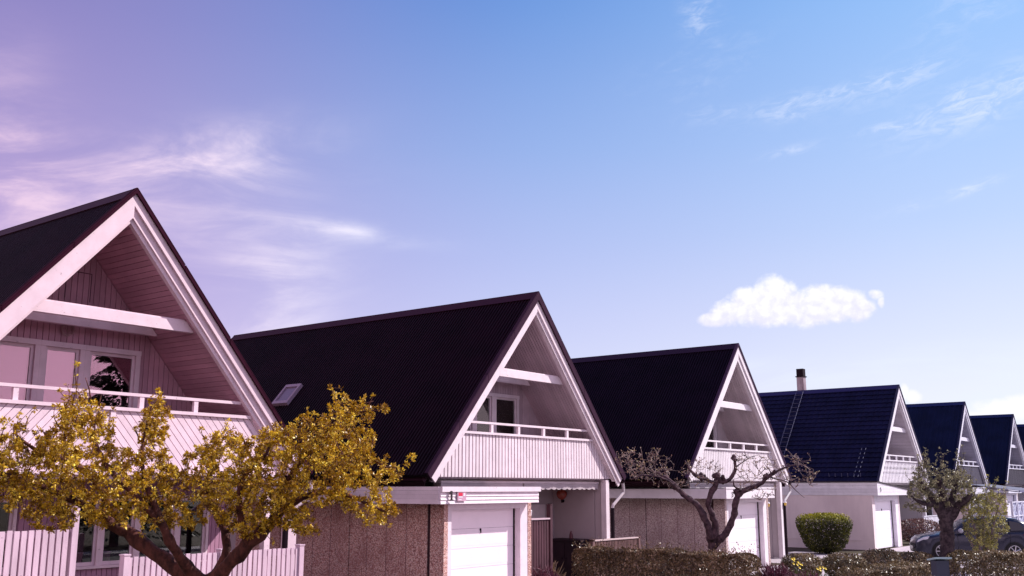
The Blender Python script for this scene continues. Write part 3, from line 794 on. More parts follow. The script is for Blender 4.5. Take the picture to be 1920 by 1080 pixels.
# ------------------------------------------------------------------ garages
def garage(h, x0, x1, label, front=-1.0, back=6.4, style='pebble', number=None, pent=False, ol=0.42, ov=-0.08, jamb=0.30, dl=0.14, dz=2.26):
    t = thing('garage', label, 'garage', (x0, YF + front, 0), group='garages beside the gabled houses')
    W = white(h); n = x1 - x0; D = back - front
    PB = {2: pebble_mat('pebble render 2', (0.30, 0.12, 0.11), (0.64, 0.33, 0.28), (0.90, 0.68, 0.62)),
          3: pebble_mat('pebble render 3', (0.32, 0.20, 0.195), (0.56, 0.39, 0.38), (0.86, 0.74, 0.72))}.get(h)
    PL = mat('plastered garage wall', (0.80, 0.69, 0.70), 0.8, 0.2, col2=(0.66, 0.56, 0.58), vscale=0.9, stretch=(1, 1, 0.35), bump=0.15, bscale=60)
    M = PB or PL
    zt = 2.42
    dx0, dx1 = dl + 0.12, n - jamb - 0.14
    # side wall panels with open joints
    sw = MB()
    if style == 'pebble':
        js = [0.0, 0.62, 0.72]
        y = 0.50; k = 0
        edges = [(0.0, 0.40)]
        while y < D - 0.1:
            w = 2.0; edges.append((y, min(y + w + 0.55 - 0.035, D))); y += w + 0.55
        for a, b in edges: sw.box(0.0, a, 0.02, 0.13, b, zt)
        jn = MB(); jn.box(0.03, 0.05, 0.02, 0.10, D - 0.02, zt)
    else:
        sw.box(0.0, 0.0, 0.02, 0.16, D, zt)
    sw.build('side_wall', M, t)
    if style == 'pebble': jn.build('joint', mat('panel joint', (0.035, 0.014, 0.02), 0.9), t)
    else:
        jn = MB(); jn.box(-0.012, 3.9, 0.5, -0.001, 3.93, zt); jn.box(-0.02, 0.6, 0.42, -0.001, D, 0.47); jn.build('wall_trim', PL, t)
    if style == 'pebble':
        k = 0.50
        while k < D:
            for q in (0.64, 1.28, 1.92):
                if k + q < D: gr = MB(); gr.box(-0.003, k + q, 0.03, 0.0, k + q + 0.012, zt); gr.build('groove', mat('panel groove %d' % h, (0.16, 0.075, 0.08), 0.9), t)
            k += 2.55
    bw = MB(); bw.box(n - 0.16, 0.161, 0.02, n, D, zt); bw.box(0.16, D - 0.15, 0.02, n - 0.16, D, zt)
    bw.build('rear_wall', M, t)
    fw = MB(); fw.box(0.001, -0.012, 0.02, dx0 - 0.12, -0.001, zt); fw.build('door_pier', M, t)
    fw = MB(); fw.box(dx1 + jamb, 0.0, 0.02, n - 0.001, 0.16, zt); fw.build('door_pier', M, t)
    # frame, door
    fr = MB(); fr.box(dx0 - 0.12, 0.01 if dl > 0.14 else -0.012, 0.02, dx0, 0.18, dz + 0.11); fr.box(dx1, 0.01, 0.02, dx1 + jamb, 0.18, dz + 0.11); fr.box(dx0, 0.01, dz, dx1, 0.18, dz + 0.11); fr.box(dx0 - 0.12, 0.01, dz + 0.112, dx1 + jamb, 0.16, zt)
    fr.build('door_frame', W, t)
    df = MB()
    npan = 5; hp = (dz - 0.03) / npan
    for k in range(npan):
        z = 0.03 + k * hp
        df.box(dx0 + 0.01, 0.215, z + 0.003, dx1 - 0.03, 0.255, z + hp - 0.003)
        df.box(dx0 + 0.14, 0.2115, z + 0.06, dx1 - 0.16, 0.2145, z + hp - 0.06)
    door = df.build('garage_door', mat('garage door paint %d' % h, tuple(min(0.9, c * 1.04) for c in WHITE[h]), 0.45, 0.4, var=0.05), t)
    bk = MB(); bk.box(dx0, 0.257, 0.02, dx1, 0.27, dz); bk.build('door_backing', mat('door core', (0.30, 0.24, 0.28), 0.6), door)
    gp = MB(); gp.box(dx1 - 0.029, 0.20, 0.02, dx1 - 0.001, 0.256, dz - 0.001); gp.build('shadow_gap', BLACKM, door)
    lk = MB(); lk.lathe([(0.03, 0.205), (0.03, 0.2113)], (0.5 * (dx0 + dx1), 0, 1.78), 10, 'y'); lk.box(0.5 * (dx0 + dx1) - 0.012, 0.19, 1.70, 0.5 * (dx0 + dx1) + 0.012, 0.206, 1.80)
    lk.build('lock', BLACKM, door)
    # fascia
    fo = 0.30
    fs = MB()
    if pent:
        ov = 0.45
        zl, zr = 3.0, 2.66
        pz = lambda x: zl + (zr - zl) * (x + 0.02) / (n + ov)
        for k in range(4):
            a, b = 2.42 + k * 0.145, 2.42 + (k + 1) * 0.145 - 0.006
            poly = [(0.0, a), (n + ov, a), (n + ov, b), (0.0, b)]
            poly = clip_half(poly, (zl - zr) / (n + ov), 1.0, zl)
            if len(poly) > 2: fs.prism(poly, lambda u, v, w: (u, -fo + w, v), 0.0, 0.03)
            fs.box(-0.02, -fo + 0.0, a, 0.0, D, b)
        fso = fs.build('fascia', W, t)
        rf = MB(); rf.prism([(-0.06, zl + 0.012), (n + ov + 0.05, zr + 0.0), (n + ov + 0.05, zr + 0.05), (-0.06, zl + 0.06)], lambda u, v, w: (u, w, v), -fo - 0.04, D)
        rf.build('roof', mat('garage roof felt', (0.03, 0.03, 0.06), 0.8), t)
    else:
        if h == 2:
            for k, (a, b, p) in enumerate(((2.665, 2.78, -0.045), (2.565, 2.663, -0.004), (2.485, 2.562, -0.004), (2.40, 2.482, -0.004))):
                fs.prism([(p, a), (p + (0.0 if k == 0 else 0.022), b), (0.05, b), (0.05, a)], lambda u, v, w: (w, -fo + u, v), -ol - 0.02, n + ov + (0.03 if k == 0 else 0))
            for k, (a, b) in enumerate(((2.70, 2.78), (2.61, 2.697), (2.51, 2.607), (2.40, 2.507))): fs.box(-ol - 0.045, -fo + 0.05, a, -ol - 0.02, D, b)
        else:
            fs.box(-ol - 0.02, -fo, 2.40, n + ov, -fo + 0.03, 2.72); fs.box(-ol - 0.04, -fo + 0.031, 2.40, -ol - 0.02, D, 2.72)
            fs.box(-ol - 0.06, -fo - 0.02, 2.722, n + ov + 0.02, -fo + 0.05, 2.78)
        fs.build('fascia', W, t)
        rf = MB(); rf.box(-ol - 0.02, -fo + 0.06, 2.68, n + ov - 0.02, D, 2.74); rf.build('roof', mat('garage roof felt', (0.03, 0.02, 0.03), 0.8), t)
        sf = MB(); sf.box(-ol - 0.018, -fo + 0.05, 2.425, n + ov - 0.02, 0.0, 2.44); sf.build('soffit', soffm(h), t)
    return t
garage(2, 17.50, 20.82, 'pebble dashed garage with layered white fascia and red alarm sign', number='1')
garage(3, 31.72, 35.28, 'pebble dashed garage behind the bare tree', number='3')
garage(4, 46.62, 50.60, 'plastered white garage with sloping fascia beside the round bush', style='plain', pent=True, number='5', jamb=0.45, dl=0.34, dz=2.17)
garage(5, 63.5, 67.1, 'white garage hidden behind the pollarded tree and parked car', style='plain')
g5 = [o for o in COL.objects if o.name.startswith('garage') and o.get('category') == 'garage'][-1]
b = MB(); b.box(-0.03, 2.0, 1.05, -0.004, 3.3, 2.36); wq = b.build('side_window', white(5), g5)
b = MB(); b.box(-0.04, 2.07, 1.12, -0.031, 3.23, 2.29); b.build('pane', mat('dark pane', (0.012, 0.010, 0.018), 0.15, 0.5), wq)
garage(6, 77.4, 81.2, 'far white garage behind the yellow green shrub and trellis', front=-0.1, style='plain')

# house numbers and signs
IRON = mat('wrought iron', (0.015, 0.006, 0.012), 0.5, 0.4)
def number(s, x, y, z, size, label):
    m = MB()
    if s == '1':
        m.box(-0.026, -0.02, 0.0, 0.026, -0.004, 0.21); m.box(-0.06, -0.021, -0.002, 0.06, -0.005, 0.025); m.prism([(-0.026, 0.211), (-0.07, 0.165), (-0.055, 0.145), (-0.026, 0.178)], lambda u, v, w: (u, -w, v), 0.005, 0.019)
    else: text_mesh(m, s, size, lambda u, v, w: (u, -w, v), 0.012)
    o = m.build('house_number', IRON, None); o.location = (x, y, z); tag(o, label, 'house number')
number('1', 17.36, 15.06, 2.475, 0.34, 'black figure 1 fixed on the layered white fascia left of the red sign')
number('3', 31.72, 15.085, 2.46, 0.24, 'black figure 3 on the white fascia of the garage behind the bare tree')
number('5', 47.02, 15.085, 2.60, 0.26, 'black figure 5 on the sloping fascia of the plastered garage')
s = thing('alarm_sign', 'small pink alarm sign with red block fixed on layered garage fascia', 'sign', (17.59, 15.085, 2.46))
b = MB(); b.box(0, -0.018, 0, 0.30, 0.0, 0.20); b.build('plate', mat('sign plate', (0.52, 0.30, 0.40), 0.5), s)
b = MB(); b.box(0.03, -0.022, 0.115, 0.17, -0.0185, 0.185); b.build('red_block', mat('sign red', (0.60, 0.02, 0.06), 0.4), s)
b = MB(); b.prism([(0.19, 0.115), (0.27, 0.115), (0.255, 0.16), (0.23, 0.185), (0.205, 0.16)], lambda u, v, w: (u, -w, v), 0.0185, 0.022); b.build('white_emblem', white(4), s)
b = MB(); b.box(0.03, -0.022, 0.078, 0.17, -0.0185, 0.10); b.box(0.03, -0.022, 0.02, 0.13, -0.0185, 0.04); b.build('white_bar', white(4), s)
s = thing('blue_sign', 'small blue and white notice on the fascia beside figure 3', 'sign', (31.98, 15.09, 2.47))
b = MB(); b.box(0, -0.014, 0, 0.26, 0.0, 0.20); b.build('plate', mat('sign blue', (0.08, 0.08, 0.30), 0.5), s)
b = MB(); b.prism([(0.02, 0.02), (0.11, 0.02), (0.05, 0.08)], lambda u, v, w: (u, -w, v), 0.0145, 0.018); b.prism([(0.03, 0.12), (0.10, 0.17), (0.03, 0.17)], lambda u, v, w: (u, -w, v), 0.0145, 0.018); b.build('white_mark', white(4), s)

def wall_lantern(x, y, z, label, m):
    t = thing('wall_lantern', label, 'lantern', (x, y, z), group='small lanterns at the garage corners'); t.scale = (0.72, 0.72, 0.72)
    b = MB(); b.lathe([(0.03, -0.12), (0.06, -0.10), (0.075, 0.02), (0.06, 0.05)], n=8); b.build('glass', m, t)
    b = MB(); b.lathe([(0.085, 0.05), (0.05, 0.10), (0.01, 0.13)], n=8); b.build('cap', white(4), t)
    b = MB(); b.tube([(0, 0, 0.12), (-0.05, 0.03, 0.15), (-0.11, 0.05, 0.05)], 0.012, 6); b.build('bracket', white(4), t)
LG = mat('pale lantern glass', (0.72, 0.66, 0.72), 0.3)
LY = mat('yellow lantern glass', (0.75, 0.52, 0.10), 0.3)
wall_lantern(20.90, 15.50, 2.14, 'pale lantern at the corner of the pebble dashed garage nearest the brown gate', LG)
wall_lantern(50.72, 15.50, 2.20, 'pale lantern at the corner of the plastered garage', LG)
wall_lantern(35.47, 15.47, 2.16, 'yellow lantern on the pebble corner beside the garage door', LY)
wall_lantern(39.44, 16.48, 2.14, 'yellow lantern on the porch wall beside the black downpipe', LY)

# ------------------------------------------------------------------ fences and gate
FW = mat('fence paint', (0.74, 0.53, 0.64), 0.55, 0.35, var=0.24, vscale=4, bump=0.2, bscale=30, stretch=(1, 1, 0.2), island=0.25, chips=0.4)
def picket_fence(name, label, x0, x1, y, z, pitch, width, m, cat='fence', rail=None, posts=(), post_z=None, cap=None):
    t = thing(name, label, cat, (x0, y, 0), group=None)
    n = max(1, int(round((x1 - x0) / pitch)))
    b = MB()
    for k in range(n):
        x = k * pitch + (pitch - width) / 2
        b.box(x, rnd.uniform(-0.004, 0.004), 0.06 + rnd.uniform(-0.01, 0.01), x + width, 0.022, z + rnd.uniform(-0.006, 0.006))
    b.build('boards', m, t)
    for zz in (0.35, z - 0.12):
        r = MB(); r.box(0, 0.028, zz, n * pitch, 0.07, zz + 0.09); r.build('rail', m, t)
    for px in posts:
        p = MB(); p.box(px - 0.05, -0.03, 0, px + 0.05, 0.10 - 0.005, post_z or z + 0.05)
        p.box(px - 0.06, -0.04, (post_z or z + 0.05), px + 0.06, 0.105, (post_z or z + 0.05) + 0.02)
        p.build('post', m, t)
    if cap:
        c = MB(); c.box(-0.02, -0.03, z + 0.012, n * pitch + 0.02, 0.09, z + 0.05); c.build('cap_rail', cap, t)
    return t
picket_fence('white_fence', 'tall white board fence at the left edge with a high corner post', 6.2, 8.64, 15.4, 2.115, 0.111, 0.081, FW, posts=(2.52,), post_z=2.45)
picket_fence('white_fence', 'lower white board fence running behind the trunk of the golden leaved tree', 9.08, 12.6, 14.45, 1.70, 0.104, 0.075, FW, posts=(-0.02, 1.75, 3.46), post_z=1.73, cap=None)
picket_fence('garden_gate', 'dark brown slatted gate between the pebble garage and the porch', 21.62, 22.42, 16.0, 1.92, 0.115, 0.085, WOODB, 'gate', posts=(0.88,), post_z=2.30, cap=mat('gate cap', (0.55, 0.40, 0.45), 0.6))
BR = mat('weathered brown fence', (0.20, 0.11, 0.11), 0.75, 0.3, var=0.4, vscale=5)
picket_fence('railing_fence', 'low brown railing fence behind the clipped hedge', 25.2, 27.85, 16.44, 1.22, 0.085, 0.045, BR, posts=(0.03, 2.62), cap=mat('weathered cap', (0.55, 0.42, 0.42), 0.7))
picket_fence('white_fence', 'small white picket fence left of the pollarded tree behind the car', 56.2, 60.2, 15.9, 1.25, 0.16, 0.12, white(5), cap=white(5))
def side_panel():
    t = thing('corner_post', 'white boxed corner post where the fence meets the pebble garage', 'post', (15.25, 18.0, 0))
    b = MB(); b.box(-0.13, -0.1, 0, 0.13, 0.1, 2.35); b.build('post', white(1), t)
    b = MB(); b.box(0.15, -0.04, 0, 0.24, 0.08, 2.3); b.build('brown_strip', WOODB, t)
side_panel()
def trellis():
    t = thing('trellis_screen', 'white trellis screen with crossed battens at the right edge', 'trellis', (64.0, 13.2, 0))
    m = white(6); n = 5; w = 1.35
    for k in range(n + 1):
        b = MB(); b.box(k * w - 0.05, -0.05, 0, k * w + 0.05, 0.05, 2.0); b.build('post', m, t)
    b = MB()
    for k in range(n):
        a, c = k * w + 0.05, (k + 1) * w - 0.05
        for z in (0.3, 1.15, 1.93): b.box(a, -0.03, z, c, 0.0, z + 0.06)
        b.tube([(a, -0.01, 1.18), (c, -0.01, 1.94)], 0.025, 4); b.tube([(a, 0.015, 1.94), (c, 0.015, 1.18)], 0.025, 4)
        b.tube([(a, -0.01, 0.33), (c, -0.01, 1.16)], 0.025, 4); b.tube([(a, 0.015, 1.16), (c, 0.015, 0.33)], 0.025, 4)
    b.build('battens', m, t)
    b = MB(); b.box(0, 0.06, 0.2, n * w, 0.075, 1.95); b.build('backing', mat('trellis sheet', (0.42, 0.45, 0.60), 0.6), t)
trellis()

# mailbox
mp = ground_at(1771, 20.5)
t = thing('mailbox', 'grey green mailbox with slanted lid on a post between the hedges', 'mailbox', mp, R_(38))
b = MB(); b.box(-0.15, -0.13, 0.98, 0.13, 0.13, 1.29); b.build('box', mat('mailbox dark', (0.030, 0.035, 0.06), 0.5), t)
b = MB(); b.prism([(-0.22, 1.33), (0.22, 1.27), (0.22, 1.30), (-0.22, 1.365)], lambda u, v, w: (u, w, v), -0.17, 0.17); b.build('lid', mat('mailbox lid', (0.30, 0.42, 0.44), 0.5), t)
b = MB(); b.box(0.135, -0.05, 0.0, 0.21, 0.05, 1.26); b.build('post', mat('mailbox post', (0.36, 0.42, 0.46), 0.6), t)

# ------------------------------------------------------------------ plants
def leaf_obj(name, m, parent, C, N, D, L, W, v, off):
    C = np.asarray(C); N = np.asarray(N); D = np.asarray(D); L = np.asarray(L)[:, None]; W = np.asarray(W)[:, None]
    D = D / (np.linalg.norm(D, axis=1, keepdims=True) + 1e-9)
    N = N - D * np.sum(N * D, axis=1, keepdims=True); N = N / (np.linalg.norm(N, axis=1, keepdims=True) + 1e-9)
    Sd = np.cross(N, D); n = len(C)
    C = C - np.asarray(off)
    V = np.stack([C - D * L * .5, C + Sd * W * .5 + N * W * .25, C + D * L * .5, C - Sd * W * .5 + N * W * .25], axis=1).reshape(-1, 3)
    me = bpy.data.meshes.new(name)
    me.vertices.add(4 * n); me.vertices.foreach_set('co', V.astype(np.float32).ravel())
    me.loops.add(4 * n); me.loops.foreach_set('vertex_index', np.arange(4 * n, dtype=np.int32))
    me.polygons.add(n); me.polygons.foreach_set('loop_start', np.arange(0, 4 * n, 4, dtype=np.int32))
    me.update(calc_edges=True); me.validate()
    a = me.attributes.new('v', 'FLOAT', 'FACE'); a.data.foreach_set('value', np.clip(np.asarray(v), 0, 1).astype(np.float32))
    me.materials.append(m)
    o = bpy.data.objects.new(name, me); COL.objects.link(o); o.parent = parent
    return o

def smooth_chain(pts, rads, rng, step=0.08, wob=0.0):
    """Catmull-Rom through pts, with a gnarled wobble"""
    P = [np.array(p) for p in pts]; P = [2 * P[0] - P[1]] + P + [2 * P[-1] - P[-2]]
    out, ro = [], []
    for i in range(1, len(P) - 2):
        n = max(2, int(np.linalg.norm(P[i + 1] - P[i]) / step))
        for k in range(n):
            t = k / n
            q = 0.5 * ((2 * P[i]) + (-P[i - 1] + P[i + 1]) * t + (2 * P[i - 1] - 5 * P[i] + 4 * P[i + 1] - P[i + 2]) * t * t + (-P[i - 1] + 3 * P[i] - 3 * P[i + 1] + P[i + 2]) * t ** 3)
            r = rads[i - 1] + (rads[i] - rads[i - 1]) * t
            out.append(q + rng.normal(0, 1, 3) * wob * r); ro.append(r * (1 + rng.normal(0, 1) * wob))
    out.append(P[-2]); ro.append(rads[-1])
    return out, ro

def grow(chains, targets, rng, tw=0.02, step=0.10, curl=0.12, lift=0.0):
    pos = np.array([p for c, r in chains for p in c]); rad = np.array([q for c, r in chains for q in r])
    cap = len(pos) + len(targets) * 40
    PA = np.zeros((cap, 3)); RA = np.zeros(cap); n = len(pos); PA[:n] = pos; RA[:n] = rad
    d0 = np.array([np.min(np.sum((pos - a) ** 2, axis=1)) for a in targets])
    tw_chains = []
    for i in np.argsort(d0):
        a = targets[i]
        j = int(np.argmin(np.sum((PA[:n] - a) ** 2, axis=1)))
        p = PA[j]; dist = np.linalg.norm(a - p)
        if dist < 0.03: continue
        k = max(2, int(dist / step)); dr = (a - p)
        side = rng.normal(0, 1, 3) * dist * curl
        r0 = min(RA[j] * 0.7, tw * (0.35 + 0.9 * dist)); r1 = tw * 0.16
        c, r = [p.copy()], [r0]
        for q in range(1, k + 1):
            t = q / k
            c.append(p + dr * t + side * math.sin(math.pi * t) + np.array([0, 0, lift * dist * math.sin(math.pi * t)]) + rng.normal(0, 1, 3) * 0.012 * (t < 1))
            r.append(r0 + (r1 - r0) * t)
        PA[n:n + k] = c[1:]; RA[n:n + k] = r[1:]; n += k
        tw_chains.append((c, r))
    return tw_chains

def inside(poly, x, y):
    c = False; j = len(poly) - 1
    for i in range(len(poly)):
        if (poly[i][1] > y) != (poly[j][1] > y) and x < (poly[j][0] - poly[i][0]) * (y - poly[i][1]) / (poly[j][1] - poly[i][1]) + poly[i][0]: c = not c
        j = i
    return c
def edge_dist(poly, x, y):
    best = 1e9
    for i in range(len(poly)):
        ax, ay = poly[i]; bx, by = poly[(i + 1) % len(poly)]
        dx, dy = bx - ax, by - ay
        t = max(0, min(1, ((x - ax) * dx + (y - ay) * dy) / (dx * dx + dy * dy + 1e-9)))
        best = min(best, math.hypot(x - ax - t * dx, y - ay - t * dy))
    return best
def fill(poly, n, depth, thick, rng, clump=0.0, pxm=None):
    """points inside a crown whose outline is poly; thickness grows away from the outline"""
    xs = [p[0] for p in poly]; ys = [p[1] for p in poly]; out = []; sc = F / depth
    ph = rng.uniform(0, 6.28, 9)
    while len(out) < n:
        x, y = rng.uniform(min(xs), max(xs)), rng.uniform(min(ys), max(ys))
        if not inside(poly, x, y): continue
        e = edge_dist(poly, x, y) / sc
        dd = rng.uniform(-1, 1) * min(thick, 0.22 + 1.7 * e)
        p = at(x, y, depth + dd)
        if clump:
            f = math.sin(p.x * 4.1 + ph[0]) + math.sin(p.y * 4.7 + ph[1]) + math.sin(p.z * 5.3 + ph[2]) + 0.7 * math.sin(p.x * 8.7 + p.z * 7 + ph[3]) + .7 * math.sin(p.y * 9 - p.z * 6 + ph[4])
            if f < rng.uniform(-3.2, 1.6) * clump: continue
        out.append(np.array(p))
    return np.array(out)

def tubes(name, chains, n, m, parent, off, cap=True):
    mb = MB()
    for c, r in chains: mb.tube([tuple(np.array(q) - np.array(off)) for q in c], r, n, cap)
    return mb.build(name, m, parent, True)

def sprigs(tw, rng, n, lo, hi, r):
    out = []
    tops = sorted(tw, key=lambda q: -q[0][-1][2])
    for k in range(n):
        c, rr = tops[int(len(tops) * rng.uniform(0, 1) ** 1.6 * 0.8)]
        p = np.array(c[-1]); l = rng.uniform(lo, hi); d = np.array([rng.normal(0, .35), rng.normal(0, .35), 1.0]); d /= np.linalg.norm(d)
        b = rng.normal(0, .06, 3) * l
        out.append(([p, p + d * l * .25 + b, p + d * l * .5 + b * 1.4, p + d * l * .75 + b, p + d * l], [r, r * .85, r * .7, r * .5, r * .3]))
    return out

def rosettes(chains, rng, per, nl, L, spread, frac=0.55):
    C, N, D, Ls, V = [], [], [], [], []
    for c, r in chains:
        m = len(c); tone = rng.uniform(0.0, 1.0)
        if frac <= 0: idx = [m - 1] * per
        else: idx = [m - 1] + [int(rng.integers(int((m - 1) * (1 - frac)), m)) for _ in range(per - 1)]
        for i in idx:
            p = np.array(c[i]); ax = np.array(c[i]) - np.array(c[max(0, i - 1)]) + rng.normal(0, 0.01, 3); ax /= (np.linalg.norm(ax) + 1e-9)
            ax = ax + np.array([0, 0, 0.5]); ax /= np.linalg.norm(ax)
            for k in range(nl):
                d = rng.normal(0, 1, 3); d /= np.linalg.norm(d); d = d + ax * 0.6; d /= np.linalg.norm(d)
                l = L * rng.uniform(0.5, 1.4)
                C.append(p + d * (l * 0.5 + rng.uniform(0, spread))); D.append(d)
                N.append(rng.normal(0, 1, 3) + np.array([0, 0, 0.9])); Ls.append(l); V.append(0.55 * tone + 0.45 * rng.uniform())
    return np.array(C), np.array(N), np.array(D), np.array(Ls), np.array(V)

BARK1 = mat('apple bark', (0.030, 0.008, 0.007), 0.8, 0.3, col2=(0.15, 0.048, 0.036), vscale=11, bump=1.0, bscale=22, stretch=(1, 1, 0.5))
BARK2 = mat('dark bark', (0.028, 0.014, 0.022), 0.85, 0.25, col2=(0.13, 0.075, 0.09), vscale=9, bump=0.9, bscale=24)
BARK3 = mat('pollard bark', (0.020, 0.014, 0.020), 0.9, 0.15, col2=(0.085, 0.062, 0.07), vscale=7, bump=1.0, bscale=16)

def apple_tree():
    rng = np.random.default_rng(11); d = 10.5; TH = 0.70
    base = ground_at(398, d)
    t = thing('garden_tree', 'gnarled tree full of golden leaves in front of the nearest house', 'tree', base)
    P = lambda x, y, dd=0.0: np.array(at(x, y, d + dd))
    fork = P(388, 1100)
    CH = []
    def ch(pts, r): c = smooth_chain(pts, [q * TH for q in r], rng, 0.07, 0.09); CH.append(c); return c
    ch([np.array(base) + (0, 0, -0.1), np.array(base) + (0.03, 0, 0.5), np.array(base) + (-0.03, 0.02, 1.1), fork], [0.24, 0.19, 0.17, 0.18])
    ch([fork, P(345, 1075, .05), P(300, 1045, .12), P(255, 1010, .2), P(215, 985, .2), P(170, 955, .1), P(120, 930, -.1), P(60, 905, -.2), P(-20, 880, -.1)], [0.13, 0.12, 0.115, 0.11, 0.09, 0.06, 0.05, 0.035, 0.02])
    ch([P(240, 1000, .2), P(205, 950, .3), P(180, 905, .3), P(140, 870, .2), P(108, 858, .1), P(95, 835, .1), P(82, 810, .1)], [0.07, 0.06, 0.05, 0.05, 0.04, 0.025, 0.012])
    ch([P(108, 858, .1), P(70, 845, 0), P(35, 820, -.1), P(28, 808, -.1)], [0.035, 0.028, 0.02, 0.01])
    ch([P(140, 870, .2), P(120, 835, .25), P(128, 790, .2), P(140, 740, .2)], [0.04, 0.03, 0.02, 0.01])
    ch([fork, P(350, 1062, -.2), P(325, 1025, -.4), P(305, 985, -.5), P(285, 935, -.5), P(268, 880, -.4), P(268, 830, -.35), P(284, 760, -.3)], [0.10, 0.085, 0.075, 0.06, 0.045, 0.032, 0.022, 0.01])
    ch([P(305, 985, -.5), P(250, 925, -.6), P(205, 880, -.6), P(180, 830, -.5), P(178, 790, -.4)], [0.05, 0.042, 0.035, 0.022, 0.01])
    ch([fork, P(415, 1060, 0), P(425, 1010, .1), P(405, 960, .3), P(390, 910, .4), P(400, 860, .4), P(420, 820, .4)], [0.11, 0.09, 0.07, 0.055, 0.04, 0.025, 0.01])
    ch([fork, P(425, 1062, -.05), P(465, 1020, -.1), P(505, 985, -.1), P(525, 945, 0), P(545, 895, .1), P(575, 850, .1), P(605, 815, .1), P(635, 775, .1), P(645, 742, .1)], [0.13, 0.115, 0.10, 0.085, 0.07, 0.055, 0.045, 0.034, 0.02, 0.008])
    ch([P(505, 985, -.1), P(545, 945, -.3), P(595, 925, -.4), P(640, 925, -.4), P(690, 945, -.35), P(725, 960, -.3)], [0.06, 0.05, 0.042, 0.035, 0.024, 0.012])
    ch([P(575, 850, .1), P(630, 835, .2), P(680, 850, .2), P(715, 872, .2), P(752, 886, .2)], [0.036, 0.03, 0.024, 0.018, 0.008])
    ch([P(605, 815, .1), P(640, 785, -.1), P(680, 772, -.1), P(722, 769, -.1)], [0.022, 0.018, 0.012, 0.006])
    ch([P(525, 945, 0), P(490, 900, .3), P(470, 860, .4), P(455, 820, .4)], [0.045, 0.035, 0.025, 0.012])
    ch([P(465, 1020, -.1), P(450, 960, -.4), P(455, 900, -.5), P(500, 850, -.5), P(515, 800, -.4)], [0.055, 0.045, 0.035, 0.022, 0.01])
    tubes('trunk', CH, 10, BARK1, t, base)
    poly = [(-60, 835), (20, 815), (60, 852), (88, 812), (115, 775), (130, 738), (165, 745), (185, 772), (205, 800), (222, 838), (258, 850), (262, 790), (280, 745), (316, 752), (322, 790), (302, 838), (330, 868), (375, 832), (410, 808), (450, 815), (480, 832), (505, 792), (535, 805), (560, 780), (595, 790), (615, 765), (640, 735), (656, 742), (665, 760), (725, 764), (730, 774), (682, 790), (700, 818), (700, 850), (725, 868), (760, 878), (755, 897), (728, 908), (748, 955), (735, 985), (690, 985), (650, 958), (618, 950), (585, 952), (600, 1005), (552, 1000), (505, 985), (470, 1012), (430, 1000), (400, 972), (360, 992), (300, 985), (262, 968), (228, 975), (205, 992), (150, 985), (100, 998), (60, 985), (30, 955), (-60, 965)]
    T = fill(poly, 2050, d - 0.18, 1.0, rng, clump=2.6)
    extra = []
    for k in range(170):
        c, r = CH[int(rng.integers(1, len(CH)))]; q = int(rng.integers(len(c) // 2, len(c)))
        extra.append(np.array(c[q]) + rng.normal(0, 0.10, 3))
    Ri = np.array(EX); Bk = np.array(EB); Upv = np.array(EU)
    for c, r in CH[1:]:
        for q in range(0, len(c), 2):
            v = np.array(c[q]) - np.array(EYE); dz = -v @ Bk; yy = 540 - F * (v @ Upv) / dz
            if yy < 975 and r[q] > 0.018:
                for _ in range(4 if yy > 820 else 1): extra.append(np.array(c[q]) + Bk * rng.uniform(0.08, 0.36) + rng.normal(0, 0.09, 3))
    T = np.vstack([T, np.array(extra)])
    tw = grow(CH, T, rng, 0.020, 0.07, 0.10, 0.03)
    tw = tw + sprigs(tw, rng, 110, 0.08, 0.24, 0.006)
    tubes('twigs', tw, 4, BARK1, t, base, False)
    C, N, D, L, V = rosettes(tw, rng, 6, 7, 0.030, 0.018, 0.6)
    leaf_obj('foliage', leaf_mat('golden leaf', [(0.11, 0.036, 0.008), (0.38, 0.19, 0.012), (0.72, 0.47, 0.022), (0.92, 0.76, 0.13)], 0.36, 0.16, 0.55), t, C, N, D, L, L * 0.52, V, base)
    # a few pale bare shoots and broken twigs
    S2 = []
    for (x0, y0, x1, y1) in ((170, 750, 160, 708), (180, 765, 190, 740), (30, 815, 28, 805), (90, 830, 100, 800), (670, 760, 700, 752), (262, 830, 250, 800)):
        S2.append(([np.array(at(x0, y0, d)), np.array(at((x0 + x1) / 2 + 2, (y0 + y1) / 2, d)), np.array(at(x1, y1, d))], [0.010, 0.008, 0.004]))
    tubes('bare_shoots', S2, 5, BARK1, t, base)
apple_tree()

